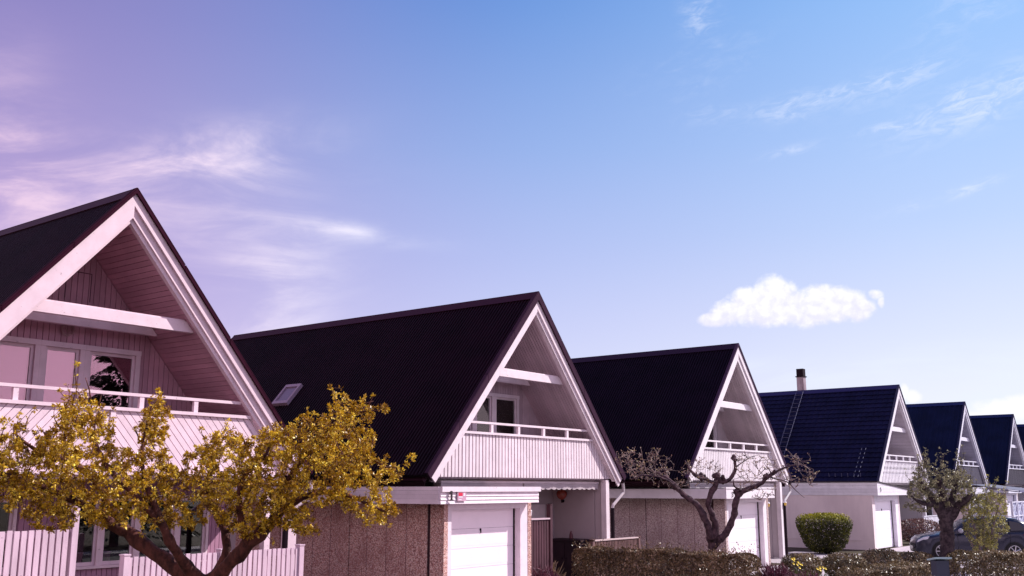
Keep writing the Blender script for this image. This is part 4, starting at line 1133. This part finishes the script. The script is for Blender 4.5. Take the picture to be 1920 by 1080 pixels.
def bare_tree():
    rng = np.random.default_rng(5); d = 28.5
    base = ground_at(1346, d)
    t = thing('pruned_tree', 'bare gnarled pruned tree behind the clipped hedge', 'tree', base)
    P = lambda x, y, dd=0.0: np.array(at(1140 + x / 4.155, 820 + y / 4.155, d + dd))
    CH = []
    def ch(pts, r): c = smooth_chain(pts, [q * 0.80 for q in r], rng, 0.09, 0.12); CH.append(c); return c
    b0 = np.array(base)
    ch([b0 + (0, 0, -0.1), P(812, 1000), P(812, 880), P(806, 780)], [0.26, 0.20, 0.175, 0.19])
    ch([P(806, 800), P(775, 690), P(740, 600), P(690, 520), P(610, 462), P(545, 405), P(490, 345), P(400, 285, .2), P(310, 250, .2), P(200, 205, .1), P(100, 160, 0)], [0.15, 0.135, 0.12, 0.11, 0.10, 0.085, 0.07, 0.045, 0.035, 0.025, 0.012])
    ch([P(815, 800), P(842, 690), P(808, 600), P(782, 520), P(800, 440), P(842, 370), P(858, 300)], [0.13, 0.115, 0.105, 0.095, 0.095, 0.105, 0.09])
    ch([P(850, 345), P(920, 345), P(968, 300), P(992, 235), P(985, 155)], [0.075, 0.07, 0.065, 0.055, 0.055])
    ch([P(840, 365), P(770, 325, -.1), P(715, 318, -.2), P(655, 270, -.3), P(620, 225, -.3), P(600, 180, -.3)], [0.075, 0.065, 0.065, 0.055, 0.04, 0.015])
    ch([P(815, 850), P(880, 790), P(930, 730), P(968, 650), P(988, 560), P(1000, 480), P(1045, 420), P(1130, 390), P(1200, 355), P(1250, 305), P(1310, 268), P(1400, 228), P(1500, 215), P(1600, 250)], [0.15, 0.135, 0.125, 0.115, 0.105, 0.10, 0.095, 0.08, 0.075, 0.06, 0.045, 0.03, 0.02, 0.01])
    ch([P(1250, 305), P(1330, 330, .2), P(1400, 350, .2), P(1470, 420, .2), P(1530, 470, .2)], [0.035, 0.028, 0.022, 0.015, 0.007])
    ch([P(1045, 420), P(985, 380, -.2), P(975, 330, -.3)], [0.045, 0.03, 0.015])
    ch([P(985, 240), P(1040, 200, .1), P(1100, 160, .1), P(1180, 135, .1)], [0.028, 0.02, 0.014, 0.007])
    ch([P(1310, 268), P(1280, 300), P(1240, 235), P(1160, 300), P(1090, 230)], [0.02, 0.018, 0.014, 0.01, 0.006])
    ch([P(545, 405), P(470, 340, -.3), P(360, 300, -.4), P(250, 300, -.4), P(190, 330, -.4)], [0.05, 0.04, 0.03, 0.02, 0.01])
    tubes('trunk', CH, 9, BARK2, t, base)
    kn = MB()
    def knob(p, r):
        for k in range(9):
            c = Vector(p) + Vector(rng.normal(0, r * 0.55, 3)) - base
            rr = r * rng.uniform(0.35, 0.85)
            kn.lathe([(rr * math.sin(a) + 1e-4, -rr * math.cos(a)) for a in [math.pi * i / 6 for i in range(7)]], c, 8)
    for (x, y, r) in ((858, 310, 0.11), (985, 158, 0.065), (735, 312, 0.09), (700, 295, 0.07), (1230, 305, 0.075), (1010, 425, 0.09), (900, 335, 0.07), (1290, 270, 0.06), (520, 392, 0.07)): knob(P(x, y), r)
    kn.build('pruning_knobs', BARK2, t, True)
    q = lambda pts: [(1140 + a / 4.155, 820 + b / 4.155) for a, b in pts]
    T = np.vstack([
        fill(q([(60, 150), (170, 95), (300, 110), (420, 150), (540, 190), (610, 290), (560, 420), (420, 400), (300, 340), (180, 340), (110, 240)]), 165, d, 0.9, rng, 1.0),
        fill(q([(600, 180), (700, 170), (800, 200), (900, 230), (880, 290), (760, 400), (720, 450), (640, 380), (620, 280)]), 45, d, 0.7, rng),
        fill(q([(960, 150), (1060, 140), (1200, 150), (1330, 200), (1430, 160), (1570, 130), (1635, 270), (1560, 430), (1450, 420), (1330, 400), (1270, 500), (1180, 490), (1090, 430), (1010, 380)]), 150, d, 0.9, rng, 0.9)])
    tw = grow(CH, T, rng, 0.034, 0.09, 0.22, 0.05)
    sh = []
    for c, r in tw:
        if rng.uniform() < 0.40:
            for _ in range(2):
                i = int(rng.integers(1, len(c))); p = np.array(c[i]); v = rng.normal(0, 1, 3); v[2] = abs(v[2]) * 0.7; v *= rng.uniform(0.10, 0.26) / np.linalg.norm(v)
                sh.append(([p, p + v * 0.5 + rng.normal(0, .012, 3), p + v], [0.0105, 0.009, 0.006]))
    TW = mat('pale twig', (0.038, 0.018, 0.024), 0.6, 0.4, col2=(0.32, 0.22, 0.21), vscale=3)
    tubes('twigs', tw + sh, 4, TW, t, base, False)
    C, N, D, L, V = rosettes(sh + tw, rng, 1, 3, 0.045, 0.02, 0.0)
    leaf_obj('buds', leaf_mat('bud', [(0.20, 0.10, 0.08), (0.40, 0.26, 0.22), (0.42, 0.33, 0.10)], 0.5, 0.2), t, C, N, D, L, L * 0.6, V, base)
bare_tree()

def small_tree(name, label, cat, px, d, chains, poly, n, thick, bark, leafm, L, per, nl, tw=0.02, seed=3, clump=0.8, poly_n=()):
    rng = np.random.default_rng(seed); base = ground_at(px, d)
    t = thing(name, label, cat, base)
    CH = []
    for pts, r in chains:
        pp = [np.array(base) + (0, 0, -0.1) if p is None else np.array(at(p[0], p[1], d + (p[2] if len(p) > 2 else 0))) for p in pts]
        CH.append(smooth_chain(pp, r, rng, 0.1, 0.07))
    tubes('trunk' if cat == 'tree' else 'stems', CH, 9, bark, t, base)
    T = fill(poly, n, d, thick, rng, clump)
    g = grow(CH, T, rng, tw, 0.1, 0.10, 0.03)
    g = g + sprigs(g, rng, 60, 0.22, 0.60, 0.012) 
    tubes('twigs', g, 4, bark, t, base, False)
    C, N, D, Ls, V = rosettes(g, rng, per, nl, L, 0.04, 0.6)
    leaf_obj('foliage', leafm, t, C, N, D, Ls, Ls * 0.55, V, base)
    return t
OLIVE = leaf_mat('olive leaf', [(0.055, 0.048, 0.030), (0.17, 0.155, 0.085), (0.34, 0.31, 0.17), (0.54, 0.49, 0.32)], 0.4, 0.25)
LIME = leaf_mat('lime leaf', [(0.07, 0.065, 0.035), (0.20, 0.19, 0.07), (0.40, 0.37, 0.10), (0.60, 0.54, 0.19)], 0.4, 0.25)
small_tree('pollarded_tree', 'thick trunked pollarded tree in young grey green leaf before the car', 'tree', 1777, 33,
    [([None, (1777, 1055), (1776, 1015), (1774, 975), (1772, 955)], [0.36, 0.25, 0.22, 0.235, 0.22]),
     ([(1774, 975), (1757, 945), (1742, 925, .2), (1728, 908, .3), (1722, 885, .3)], [0.20, 0.15, 0.12, 0.09, 0.02]),
     ([(1772, 960), (1768, 930), (1762, 905, -.2), (1756, 885, -.2)], [0.18, 0.13, 0.09, 0.02]),
     ([(1776, 975), (1795, 950), (1812, 936, -.2), (1822, 925, -.3)], [0.19, 0.15, 0.11, 0.04]),
     ([(1776, 960), (1788, 925, .2), (1792, 895, .3), (1797, 866, .3)], [0.15, 0.10, 0.07, 0.015]),
     ([(1757, 945), (1738, 945, -.3), (1722, 940, -.4), (1708, 930, -.4)], [0.10, 0.08, 0.06, 0.02])],
    [(1696, 950), (1703, 922), (1712, 888), (1728, 872), (1745, 868), (1757, 885), (1768, 868), (1782, 884), (1790, 870), (1794, 858), (1803, 878), (1822, 898), (1826, 930), (1812, 952), (1790, 945), (1775, 962), (1752, 952), (1735, 962), (1712, 958)],
    420, 1.0, BARK3, OLIVE, 0.050, 5, 5, 0.03, seed=21, clump=2.4)
small_tree('tall_shrub', 'yellow green many stemmed shrub in front of the parked car', 'shrub', 1845, 33,
    [([None, (1840, 1040), (1830, 1000), (1818, 965), (1812, 945)], [0.05, 0.045, 0.035, 0.025, 0.01]),
     ([None, (1845, 1040), (1843, 1000, .2), (1845, 960, .2), (1848, 930, .2)], [0.05, 0.045, 0.035, 0.025, 0.01]),
     ([None, (1850, 1040), (1858, 1005, -.2), (1868, 965, -.2), (1876, 935, -.2)], [0.05, 0.045, 0.035, 0.025, 0.01]),
     ([None, (1853, 1045), (1868, 1015, .1), (1882, 985, .1)], [0.045, 0.04, 0.03, 0.01]),
     ([None, (1838, 1050), (1822, 1020, -.1), (1810, 990, -.1)], [0.045, 0.04, 0.03, 0.01])],
    [(1803, 955), (1816, 938), (1838, 928), (1856, 920), (1872, 926), (1888, 936), (1886, 970), (1892, 996), (1872, 1008), (1864, 1040), (1828, 1040), (1818, 1010), (1802, 985)],
    480, 0.8, mat('shrub stem', (0.16, 0.12, 0.14), 0.8), LIME, 0.055, 4, 5, 0.022, seed=33, clump=1.8)

def hedge(name, label, cat, p0, p1, width, height, n, L, leafm, seed=1, lump=0.10, round_=False, stems=True, loc=None, topbias=0.0, spiky=0.0, group=None):
    """clipped or loose hedge: stems inside, leaf faces through the outer shell"""
    rng = np.random.default_rng(seed)
    p0, p1 = np.array(p0, float), np.array(p1, float); mid = (p0 + p1) / 2
    t = thing(name, label, cat, (mid[0], mid[1], 0), group=group)
    ax = p1 - p0; ln = np.linalg.norm(ax); ax /= ln; sd = np.array([-ax[1], ax[0]])
    ph = rng.uniform(0, 6.28, 6)
    def bumps(u): return lump * (math.sin(u * 2.3 + ph[0]) + 0.6 * math.sin(u * 5.1 + ph[1]) + 0.4 * math.sin(u * 11 + ph[2])) / 1.4
    C, N, D, V = [], [], [], []
    for k in range(n):
        u = rng.uniform(-0.5, 0.5)
        endr = 1.0
        if round_:
            d = rng.normal(0, 1, 3); d /= np.linalg.norm(d)
            pw = 4.6 if label.startswith('dense') else 2.5
            d = d / (np.sum(np.abs(d) ** pw) ** (1 / pw)); r = 1 - abs(rng.normal(0, 0.11))
            if rng.uniform() < 0.25: r = rng.uniform(0.4, 1.0)
            w = 0.60 + 0.40 * min(1, max(0, (d[2] * 0.6 + 0.72))) if label.startswith('dense') else 0.80 + 0.20 * min(1, max(0, (d[2] * 0.5 + 0.6)))
            x, y, z = d[0] * 0.5 * ln * r * w, d[1] * 0.5 * width * r * w, height * (0.52 + 0.48 * d[2] * r) + bumps(d[0] * 3 + d[1] * 2) * 0.4
            nv = d
        else:
            x = u * ln; hh = height + bumps(x); v = rng.uniform(-1, 1)
            e = min(1.0, (0.5 - abs(u)) * ln / 0.35); e = 0.75 + 0.25 * math.sqrt(max(0, e))
            z = hh * e * math.sqrt(rng.uniform(0.0, 1.0)); 
            if rng.uniform() < 0.35: z = hh * e - abs(rng.normal(0, 0.05))
            y = v * width * 0.5 * (0.88 + 0.12 * min(1, z / height * 2)) * e
            if rng.uniform() < 0.5: y = math.copysign(width * 0.5 * e - abs(rng.normal(0, 0.05)), v)
            if rng.uniform() < spiky: z = hh + abs(rng.normal(0, 0.10))
            nv = np.array([0.1, (y / (width * .5)), 1.2 if z > hh - 0.12 else 0.2])
        z = max(0.03, z)
        C.append([mid[0] + ax[0] * x + sd[0] * y, mid[1] + ax[1] * x + sd[1] * y, z])
        wn = np.array([ax[0] * nv[0] + sd[0] * nv[1], ax[1] * nv[0] + sd[1] * nv[1], nv[2]])
        N.append(wn + rng.normal(0, 0.7, 3)); dv = rng.normal(0, 1, 3); dv[2] = abs(dv[2]) + 0.3; D.append(dv)
        cl = 0.5 + 0.25 * math.sin(x * 3.1 + ph[3]) + 0.2 * math.sin(x * 7.7 + z * 5 + ph[4])
        V.append((0.35 * cl + 0.65 * rng.uniform()) * (0.62 if topbias else 1.0) + (topbias * max(0, z / height - 0.75) * 4 if topbias else 0))  # topbias: yellow tips on top, shade put into the tone of lower leaves
    Ls = L * rng.uniform(0.6, 1.3, n)
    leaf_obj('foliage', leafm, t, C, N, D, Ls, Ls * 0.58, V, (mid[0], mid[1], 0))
    st = []
    ns = max(6, int(ln * 6))
    for k in range(ns):
        x = rng.uniform(-0.46, 0.46) * ln; y = rng.uniform(-0.4, 0.4) * width * (0.5 if round_ else 1)
        b = np.array([ax[0] * x * (0.4 if round_ else 1) + sd[0] * y * .5, ax[1] * x * (0.4 if round_ else 1) + sd[1] * y * .5, 0.0])
        e = np.array([ax[0] * x + sd[0] * y, ax[1] * x + sd[1] * y, height * rng.uniform(0.6, 0.97)])
        st.append(([b, (b + e) / 2 + rng.normal(0, 0.04, 3), e], [0.016, 0.012, 0.004]))
    mb = MB(); [mb.tube([tuple(q) for q in c], r, 4, False) for c, r in st]
    mb.build('stems', BARK2, t)
    return t
HEDGE = leaf_mat('hedge leaf', [(0.04, 0.018, 0.014), (0.095, 0.056, 0.030), (0.21, 0.135, 0.068), (0.46, 0.31, 0.21)], 0.32, 0.2, 0.6)
HEDGE2 = leaf_mat('hedge leaf grey', [(0.032, 0.022, 0.012), (0.10, 0.070, 0.036), (0.25, 0.18, 0.095), (0.46, 0.36, 0.25)], 0.32, 0.2, 0.6)
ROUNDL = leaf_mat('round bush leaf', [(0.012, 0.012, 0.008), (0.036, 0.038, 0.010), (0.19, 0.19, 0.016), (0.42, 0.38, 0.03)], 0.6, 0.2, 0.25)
HEATH = leaf_mat('heather', [(0.040, 0.010, 0.025), (0.10, 0.025, 0.05), (0.17, 0.05, 0.08)], 0.6, 0.2)
hedge('clipped_hedge', 'long clipped brown green hedge below the bare tree', 'hedge', (24.35, 11.05), (24.35, 16.35), 0.95, 1.11, 42000, 0.055, HEDGE, 2, 0.05, spiky=0.02)
A, B_ = ground_at(1596, 22.5), ground_at(1748, 23.5)
hedge('clipped_hedge', 'low front hedge left of the mailbox', 'hedge', (A.x, A.y), (B_.x, B_.y), 1.1, 1.00, 17000, 0.052, HEDGE2, 4, 0.05)
A, B_ = ground_at(1800, 23.5), ground_at(2010, 25.0)
hedge('clipped_hedge', 'low front hedge right of the mailbox running out of frame', 'hedge', (A.x, A.y), (B_.x, B_.y), 1.1, 1.20, 24000, 0.052, HEDGE2, 6, 0.07)
for i, (px, d, w, hh, lb) in enumerate(((1505, 30, 1.3, 0.82, 'loose dark shrub below the round bush, nearest the red spiky shrubs'), (1585, 30.5, 1.4, 0.80, 'loose shrub between the round bush and the front hedge'), (1655, 31.5, 1.3, 0.86, 'loose shrub in front of the plastered garage door'), (1718, 32, 1.2, 0.74, 'small loose shrub in front of the car bumper'))):
    g = ground_at(px, d); e = np.array([EX.x, EX.y]) * w / 2
    hedge('garden_shrub', lb, 'shrub', (g.x - e[0], g.y - e[1]), (g.x + e[0], g.y + e[1]), 1.1, hh, 5200, 0.065, HEDGE2, 40 + i, 0.08, round_=True, group='loose shrubs along the drive')
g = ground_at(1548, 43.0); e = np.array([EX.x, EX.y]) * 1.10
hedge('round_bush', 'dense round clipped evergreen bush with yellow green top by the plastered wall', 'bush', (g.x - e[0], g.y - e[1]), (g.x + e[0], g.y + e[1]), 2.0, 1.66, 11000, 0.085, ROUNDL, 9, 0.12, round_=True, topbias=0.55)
g = ground_at(1725, 50); e = np.array([EX.x, EX.y]) * 1.2
hedge('garden_shrub', 'reddish brown shrub between the white garage door and the car bonnet', 'shrub', (g.x - e[0], g.y - e[1]), (g.x + e[0], g.y + e[1]), 1.2, 1.25, 3000, 0.10, leaf_mat('reddish leaf', [(0.06, 0.025, 0.025), (0.15, 0.075, 0.07), (0.32, 0.20, 0.19)], 0.4, 0.2), 51, 0.1, round_=True)

def tuft(name, label, cat, px, d, r, h, n, m, seed, blade=0.012, group=None, xy=None):
    rng = np.random.default_rng(seed); g = ground_at(px, d) if xy is None else Vector((xy[0], xy[1], 0))
    t = thing(name, label, cat, g, group=group)
    C, N, D, Ls, V = [], [], [], [], []
    for k in range(n):
        a = rng.uniform(0, 6.28); rr = r * math.sqrt(rng.uniform()); l = h * rng.uniform(0.45, 1.0) * (1 - 0.35 * (rr / r) ** 2)
        dv = np.array([math.cos(a) * rr / r * 0.8, math.sin(a) * rr / r * 0.8, 1.0]) + rng.normal(0, .12, 3); dv /= np.linalg.norm(dv)
        b = np.array([g.x + math.cos(a) * rr * 0.5, g.y + math.sin(a) * rr * 0.5, 0])
        C.append(b + dv * l * 0.55); D.append(dv); N.append(rng.normal(0, 1, 3)); Ls.append(l); V.append(rng.uniform())
        for q in range(3):
            s = rng.uniform(0.4, 1.0); d2 = dv + rng.normal(0, 0.5, 3)
            C.append(b + dv * l * s); D.append(d2); N.append(rng.normal(0, 1, 3)); Ls.append(l * 0.22); V.append(rng.uniform() * 0.6 + 0.4)
    Ls = np.array(Ls)
    leaf_obj('blades', m, t, C, N, D, Ls, np.full(len(Ls), blade * 2), V, g)
    return t, g
tuft('red_shrub', 'larger dark red spiky low shrub beside the driveway', 'shrub', 1455, 27.0, 0.42, 0.86, 900, HEATH, 61, 0.012, 'dark red spiky shrubs')
tuft('red_shrub', 'smaller dark red spiky low shrub next to yellow flowers', 'shrub', 1516, 26.0, 0.36, 0.70, 700, HEATH, 62, 0.012, 'dark red spiky shrubs')
tuft('red_shrub', 'small dark red shrub in front of the brown gate', 'shrub', 0, 0, 0.42, 0.84, 800, HEATH, 63, 0.014, None, (21.75, 15.75))
tuft('border_plant', 'thin leafy plant at the foot of the porch step', 'plant', 0, 0, 0.22, 1.0, 120, HEDGE, 64, 0.03, None, (22.75, 16.3))
def daffodils(px, d, n, seed, label):
    t, g = tuft('flower_clump', label, 'flowers', px, d, 0.30, 0.62, 240, leaf_mat('daffodil leaf', [(0.05, 0.07, 0.02), (0.12, 0.14, 0.03)], 0.5, 0.2), seed, 0.012, 'yellow flower clumps')
    rng = np.random.default_rng(seed); Y = mat('yellow petals', (0.80, 0.62, 0.06), 0.5)
    for k in range(n):
        a, r = rng.uniform(0, 6.28), rng.uniform(0, 0.26); z = rng.uniform(0.55, 0.82)
        m = MB(); c = Vector((r * math.cos(a), r * math.sin(a), z))
        for q in range(6):
            b = q * math.pi / 3; u = Vector((math.cos(b), math.sin(b) * 0.7, 0.55 * math.sin(b))) * 0.05; v = Vector((-math.sin(b), math.cos(b) * 0.7, 0.5 * math.cos(b))) * 0.022
            m.sheet([c, c + u * 0.6 + v, c + u, c + u * 0.6 - v])
        m.lathe([(0.012, 0.0), (0.02, 0.03)], c, 6)
        m.build('flower', Y, t)
daffodils(1500, 28.0, 9, 71, 'yellow flowers between the two dark red spiky shrubs')
daffodils(1540, 26.5, 6, 72, 'yellow flowers right of the smaller dark red spiky shrub')

# ------------------------------------------------------------------ parked car
def car():
    P = Vector((42.9, 11.75, 0)); hd = Vector((-EX.x, -EX.y, 0))
    ang = math.atan2(hd.y, hd.x) - R_(9)
    t = thing('parked_car', 'dark blue grey estate car parked behind the pollarded tree', 'car', P, ang)
    # local x forward, y left ; front axle at x=0, rear axle at x=-2.66
    PA = mat('car paint', (0.022, 0.023, 0.045), 0.22, 0.6, 0.35)
    GL = mat('car glass', (0.010, 0.011, 0.022), 0.06, 0.6)
    TR = mat('car trim', (0.012, 0.012, 0.018), 0.6)
    xs = [0.88, 0.84, 0.76, 0.62, 0.48, 0.40, 0.36, 0.30, 0.20, 0.10, 0.0, -0.10, -0.20, -0.30, -0.36, -0.40, -0.6, -0.9, -1.3, -1.7, -2.1, -2.25, -2.30, -2.36, -2.46, -2.56, -2.66, -2.76, -2.86, -2.96, -3.02, -3.06, -3.2, -3.35, -3.48, -3.54]
    def hood(x):      # upper edge of the lower body
        pts = [(0.88, 0.62), (0.80, 0.74), (0.55, 0.88), (0.1, 0.97), (-0.45, 1.04), (-1.0, 1.04), (-2.6, 1.08), (-3.2, 1.10), (-3.54, 1.08)]
        for (a, b), (c, d) in zip(pts, pts[1:]):
            if c <= x <= a: return b + (d - b) * (a - x) / (a - c)
        return pts[0][1] if x > 0.88 else pts[-1][1]
    def half(x):
        if x > 0.2: return 0.90 - 0.36 * max(0, (x - 0.2) / 0.68) ** 2.4
        if x < -2.9: return 0.90 - 0.16 * ((-2.9 - x) / 0.64) ** 2
        return 0.90
    def low(x):
        z = 0.24 if -3.1 < x < 0.45 else 0.22 + 0.10 * (max(0, x - 0.45) / 0.43 if x > 0 else max(0, -3.1 - x) / 0.44)
        for c in (0.0, -2.66):
            if abs(x - c) < 0.385: z = max(z, 0.34 + math.sqrt(0.385 ** 2 - (x - c) ** 2))
        return z
    m = MB(); rows = []
    for x in xs:
        h, w, l = hood(x), half(x), low(x)
        sec = [(w * 0.965, l), (w * 0.995, l + (h - l) * 0.30), (w, l + (h - l) * 0.58), (w * 0.985, l + (h - l) * 0.80), (w * 0.93, h - 0.02), (w * 0.80, h + 0.015), (0, h + 0.045)]
        row = []
        for y, z in sec: row.append(len(m.v)); m.v.append((x, y, z))
        for y, z in sec[-2::-1]: row.append(len(m.v)); m.v.append((x, -y, z))
        rows.append(row)
    for a, b in zip(rows, rows[1:]):
        for k in range(len(a) - 1): m.f.append((a[k], a[k + 1], b[k + 1], b[k]))
    m.f.append(tuple(rows[0][::-1])); m.f.append(tuple(rows[-1]))
    body = m.build('body', PA, t, True)
    # cabin
    cab = [(-0.40, 1.02, 0.80), (-1.05, 1.50, 0.66), (-1.5, 1.60, 0.64), (-2.2, 1.62, 0.64), (-2.9, 1.57, 0.62), (-3.30, 1.40, 0.62), (-3.52, 1.08, 0.74)]
    c = MB(); rows = []
    for x, z, w in cab:
        zb = 1.0
        f = (z - zb) / 0.6
        wb = 0.86
        sec = [(wb, zb), (wb + (w - wb) * min(1, f) * 0.85, zb + (z - zb) * 0.8), (w, z - 0.015), (w * 0.7, z + 0.015), (0, z + 0.03)]
        row = []
        for y, zz in sec: row.append(len(c.v)); c.v.append((x, y, zz))
        for y, zz in sec[-2::-1]: row.append(len(c.v)); c.v.append((x, -y, zz))
        rows.append(row)
    for a, b in zip(rows, rows[1:]):
        for k in range(len(a) - 1): c.f.append((a[k], a[k + 1], b[k + 1], b[k]))
    c.f.append(tuple(rows[0][::-1])); c.f.append(tuple(rows[-1]))
    c.build('roof', PA, t, True)
    for sy in (1, -1):
        fn = lambda u, v, w: (u, sy * (0.872 - (v - 1.05) * 0.335 + w), v)
        for poly in ([(-0.72, 1.10), (-1.62, 1.10), (-1.62, 1.50), (-1.15, 1.47)], [(-1.70, 1.10), (-2.50, 1.11), (-2.50, 1.51), (-1.70, 1.51)], [(-2.58, 1.12), (-3.15, 1.15), (-2.95, 1.42), (-2.58, 1.50)]):
            w = MB(); w.prism(poly, fn, -0.01, 0.012); w.build('side_window', GL, t)
        d = MB()
        for x in (-0.62, -1.66, -2.54): d.box(x - 0.006, sy * 0.902 - 0.004, 0.32, x + 0.006, sy * 0.902 + 0.004, 1.05)
        d.build('door_seam', TR, t)
        for x in (-1.45, -2.35):
            d = MB(); d.box(x - 0.1, sy * 0.905 - 0.012, 0.93, x + 0.1, sy * 0.905 + 0.012, 0.96); d.build('door_handle', PA, t)
        mr = MB(); mr.lathe([(0.03, -0.11), (0.08, -0.08), (0.095, 0.0), (0.08, 0.08), (0.03, 0.11)], (-0.72, sy * 0.99, 1.12), 10, 'y'); mr.build('wing_mirror', mat('mirror cap', (0.30, 0.30, 0.36), 0.3, 0.6), t, True)
        hl = MB(); hl.prism([(0.835, 0.66), (0.48, 0.80), (0.42, 0.90), (0.60, 0.87), (0.80, 0.75)], lambda u, v, w: (u, sy * (half(u) * 0.975 + w), v), -0.05, 0.012); hl.build('headlight', mat('headlight glass', (0.55, 0.56, 0.66), 0.12, 0.7), t)
        tl = MB(); tl.prism([(-3.02, 1.00), (-3.50, 0.98), (-3.50, 0.86), (-3.25, 0.90)], lambda u, v, w: (u, sy * (half(u) * 0.985 + w), v), -0.05, 0.014); tl.build('tail_light', mat('tail light', (0.50, 0.01, 0.03), 0.2, 0.6), t)
        sk = MB(); sk.box(-2.26, sy * 0.885 - 0.03, 0.20, -0.40, sy * 0.885 + 0.03, 0.30); sk.build('sill', TR, t)
        for x in (0.0, -2.66):
            wh = MB(); prof = [(0.20, -0.10), (0.30, -0.11), (0.335, -0.07), (0.345, 0.0), (0.335, 0.07), (0.30, 0.11), (0.22, 0.10)]
            wh.lathe([(r, h) for r, h in prof], (x, sy * 0.79, 0.345), 24, 'y'); wo = wh.build('wheel', mat('tyre', (0.012, 0.011, 0.013), 0.8), t, True)
            rm = MB(); yy = sy * 0.90
            for k in range(7):
                a = 2 * math.pi * k / 7
                rm.tube([(x + 0.04 * math.cos(a), yy, 0.345 + 0.04 * math.sin(a)), (x + 0.225 * math.cos(a), yy - sy * 0.012, 0.345 + 0.225 * math.sin(a))], 0.022, 5)
            rm.tube([(x + 0.225 * math.cos(a), yy - sy * 0.01, 0.345 + 0.225 * math.sin(a)) for a in [2 * math.pi * k / 24 for k in range(25)]], 0.018, 5, False)
            rm.lathe([(0.05, -0.02), (0.05, 0.01)], (x, yy, 0.345), 10, 'y')
            rm.build('rim', mat('alloy rim', (0.45, 0.45, 0.50), 0.3, 0.6, 0.7), wo)
            ar = MB(); ar.lathe([(0.38, -0.14), (0.38, 0.07)], (x, sy * 0.78, 0.345), 20, 'y'); ar.build('wheel_arch', TR, t)
    gr = MB(); gr.box(0.80, -0.42, 0.50, 0.886, 0.42, 0.62); gr.box(0.74, -0.50, 0.28, 0.87, 0.50, 0.42); gr.build('grille', TR, t)
    ws = MB(); ws.prism([(-0.70, 1.06), (0.70, 1.06), (0.56, 1.46), (-0.56, 1.46)], lambda u, v, w: (-0.40 - (v - 1.02) * 1.354 + w, u, v), 0.005, 0.02); ws.build('windscreen', GL, t)
    rr = MB()
    for sy in (1, -1): rr.tube([(-1.3, sy * 0.60, 1.62), (-1.5, sy * 0.60, 1.67), (-2.7, sy * 0.59, 1.67), (-2.9, sy * 0.59, 1.62)], 0.018, 6)
    rr.build('roof_rail', mat('bright rail', (0.6, 0.6, 0.64), 0.3, 0.6, 0.6), t)
car()

def spruce():
    rng = np.random.default_rng(77); base = Vector((27.7, -9.0, 0))
    t = thing('spruce_tree', 'tall dark spruce across the road, mirrored in the balcony window of the nearest house', 'tree', base)
    m = MB(); m.tube([(0, 0, 0), (0.05, 0, 6), (0, 0, 13.5)], [0.22, 0.14, 0.02], 8); m.build('trunk', BARK2, t)
    C, N, D, Ls, V = [], [], [], [], []
    for k in range(11000):
        z = 13.6 - 12.2 * math.sqrt(rng.uniform()); a = rng.uniform(0, 6.28) ; tier = 0.75 + 0.25 * math.sin(z * 5.5)
        r = (13.8 - z) * 0.33 * tier * rng.uniform(0.25, 1.0) ** 0.6
        C.append((base.x + r * math.cos(a), base.y + r * math.sin(a), z - 0.25 * r)); D.append((math.cos(a), math.sin(a), -0.3 + rng.normal(0, .2))); N.append(rng.normal(0, .5, 3) + (0, 0, 1)); Ls.append(rng.uniform(.25, .5)); V.append(rng.uniform())
    Ls = np.array(Ls)
    leaf_obj('foliage', leaf_mat('spruce needles', [(0.015, 0.02, 0.012), (0.04, 0.05, 0.025)], 0.6, 0.1), t, C, N, D, Ls, Ls * 0.35, V, base)
spruce()
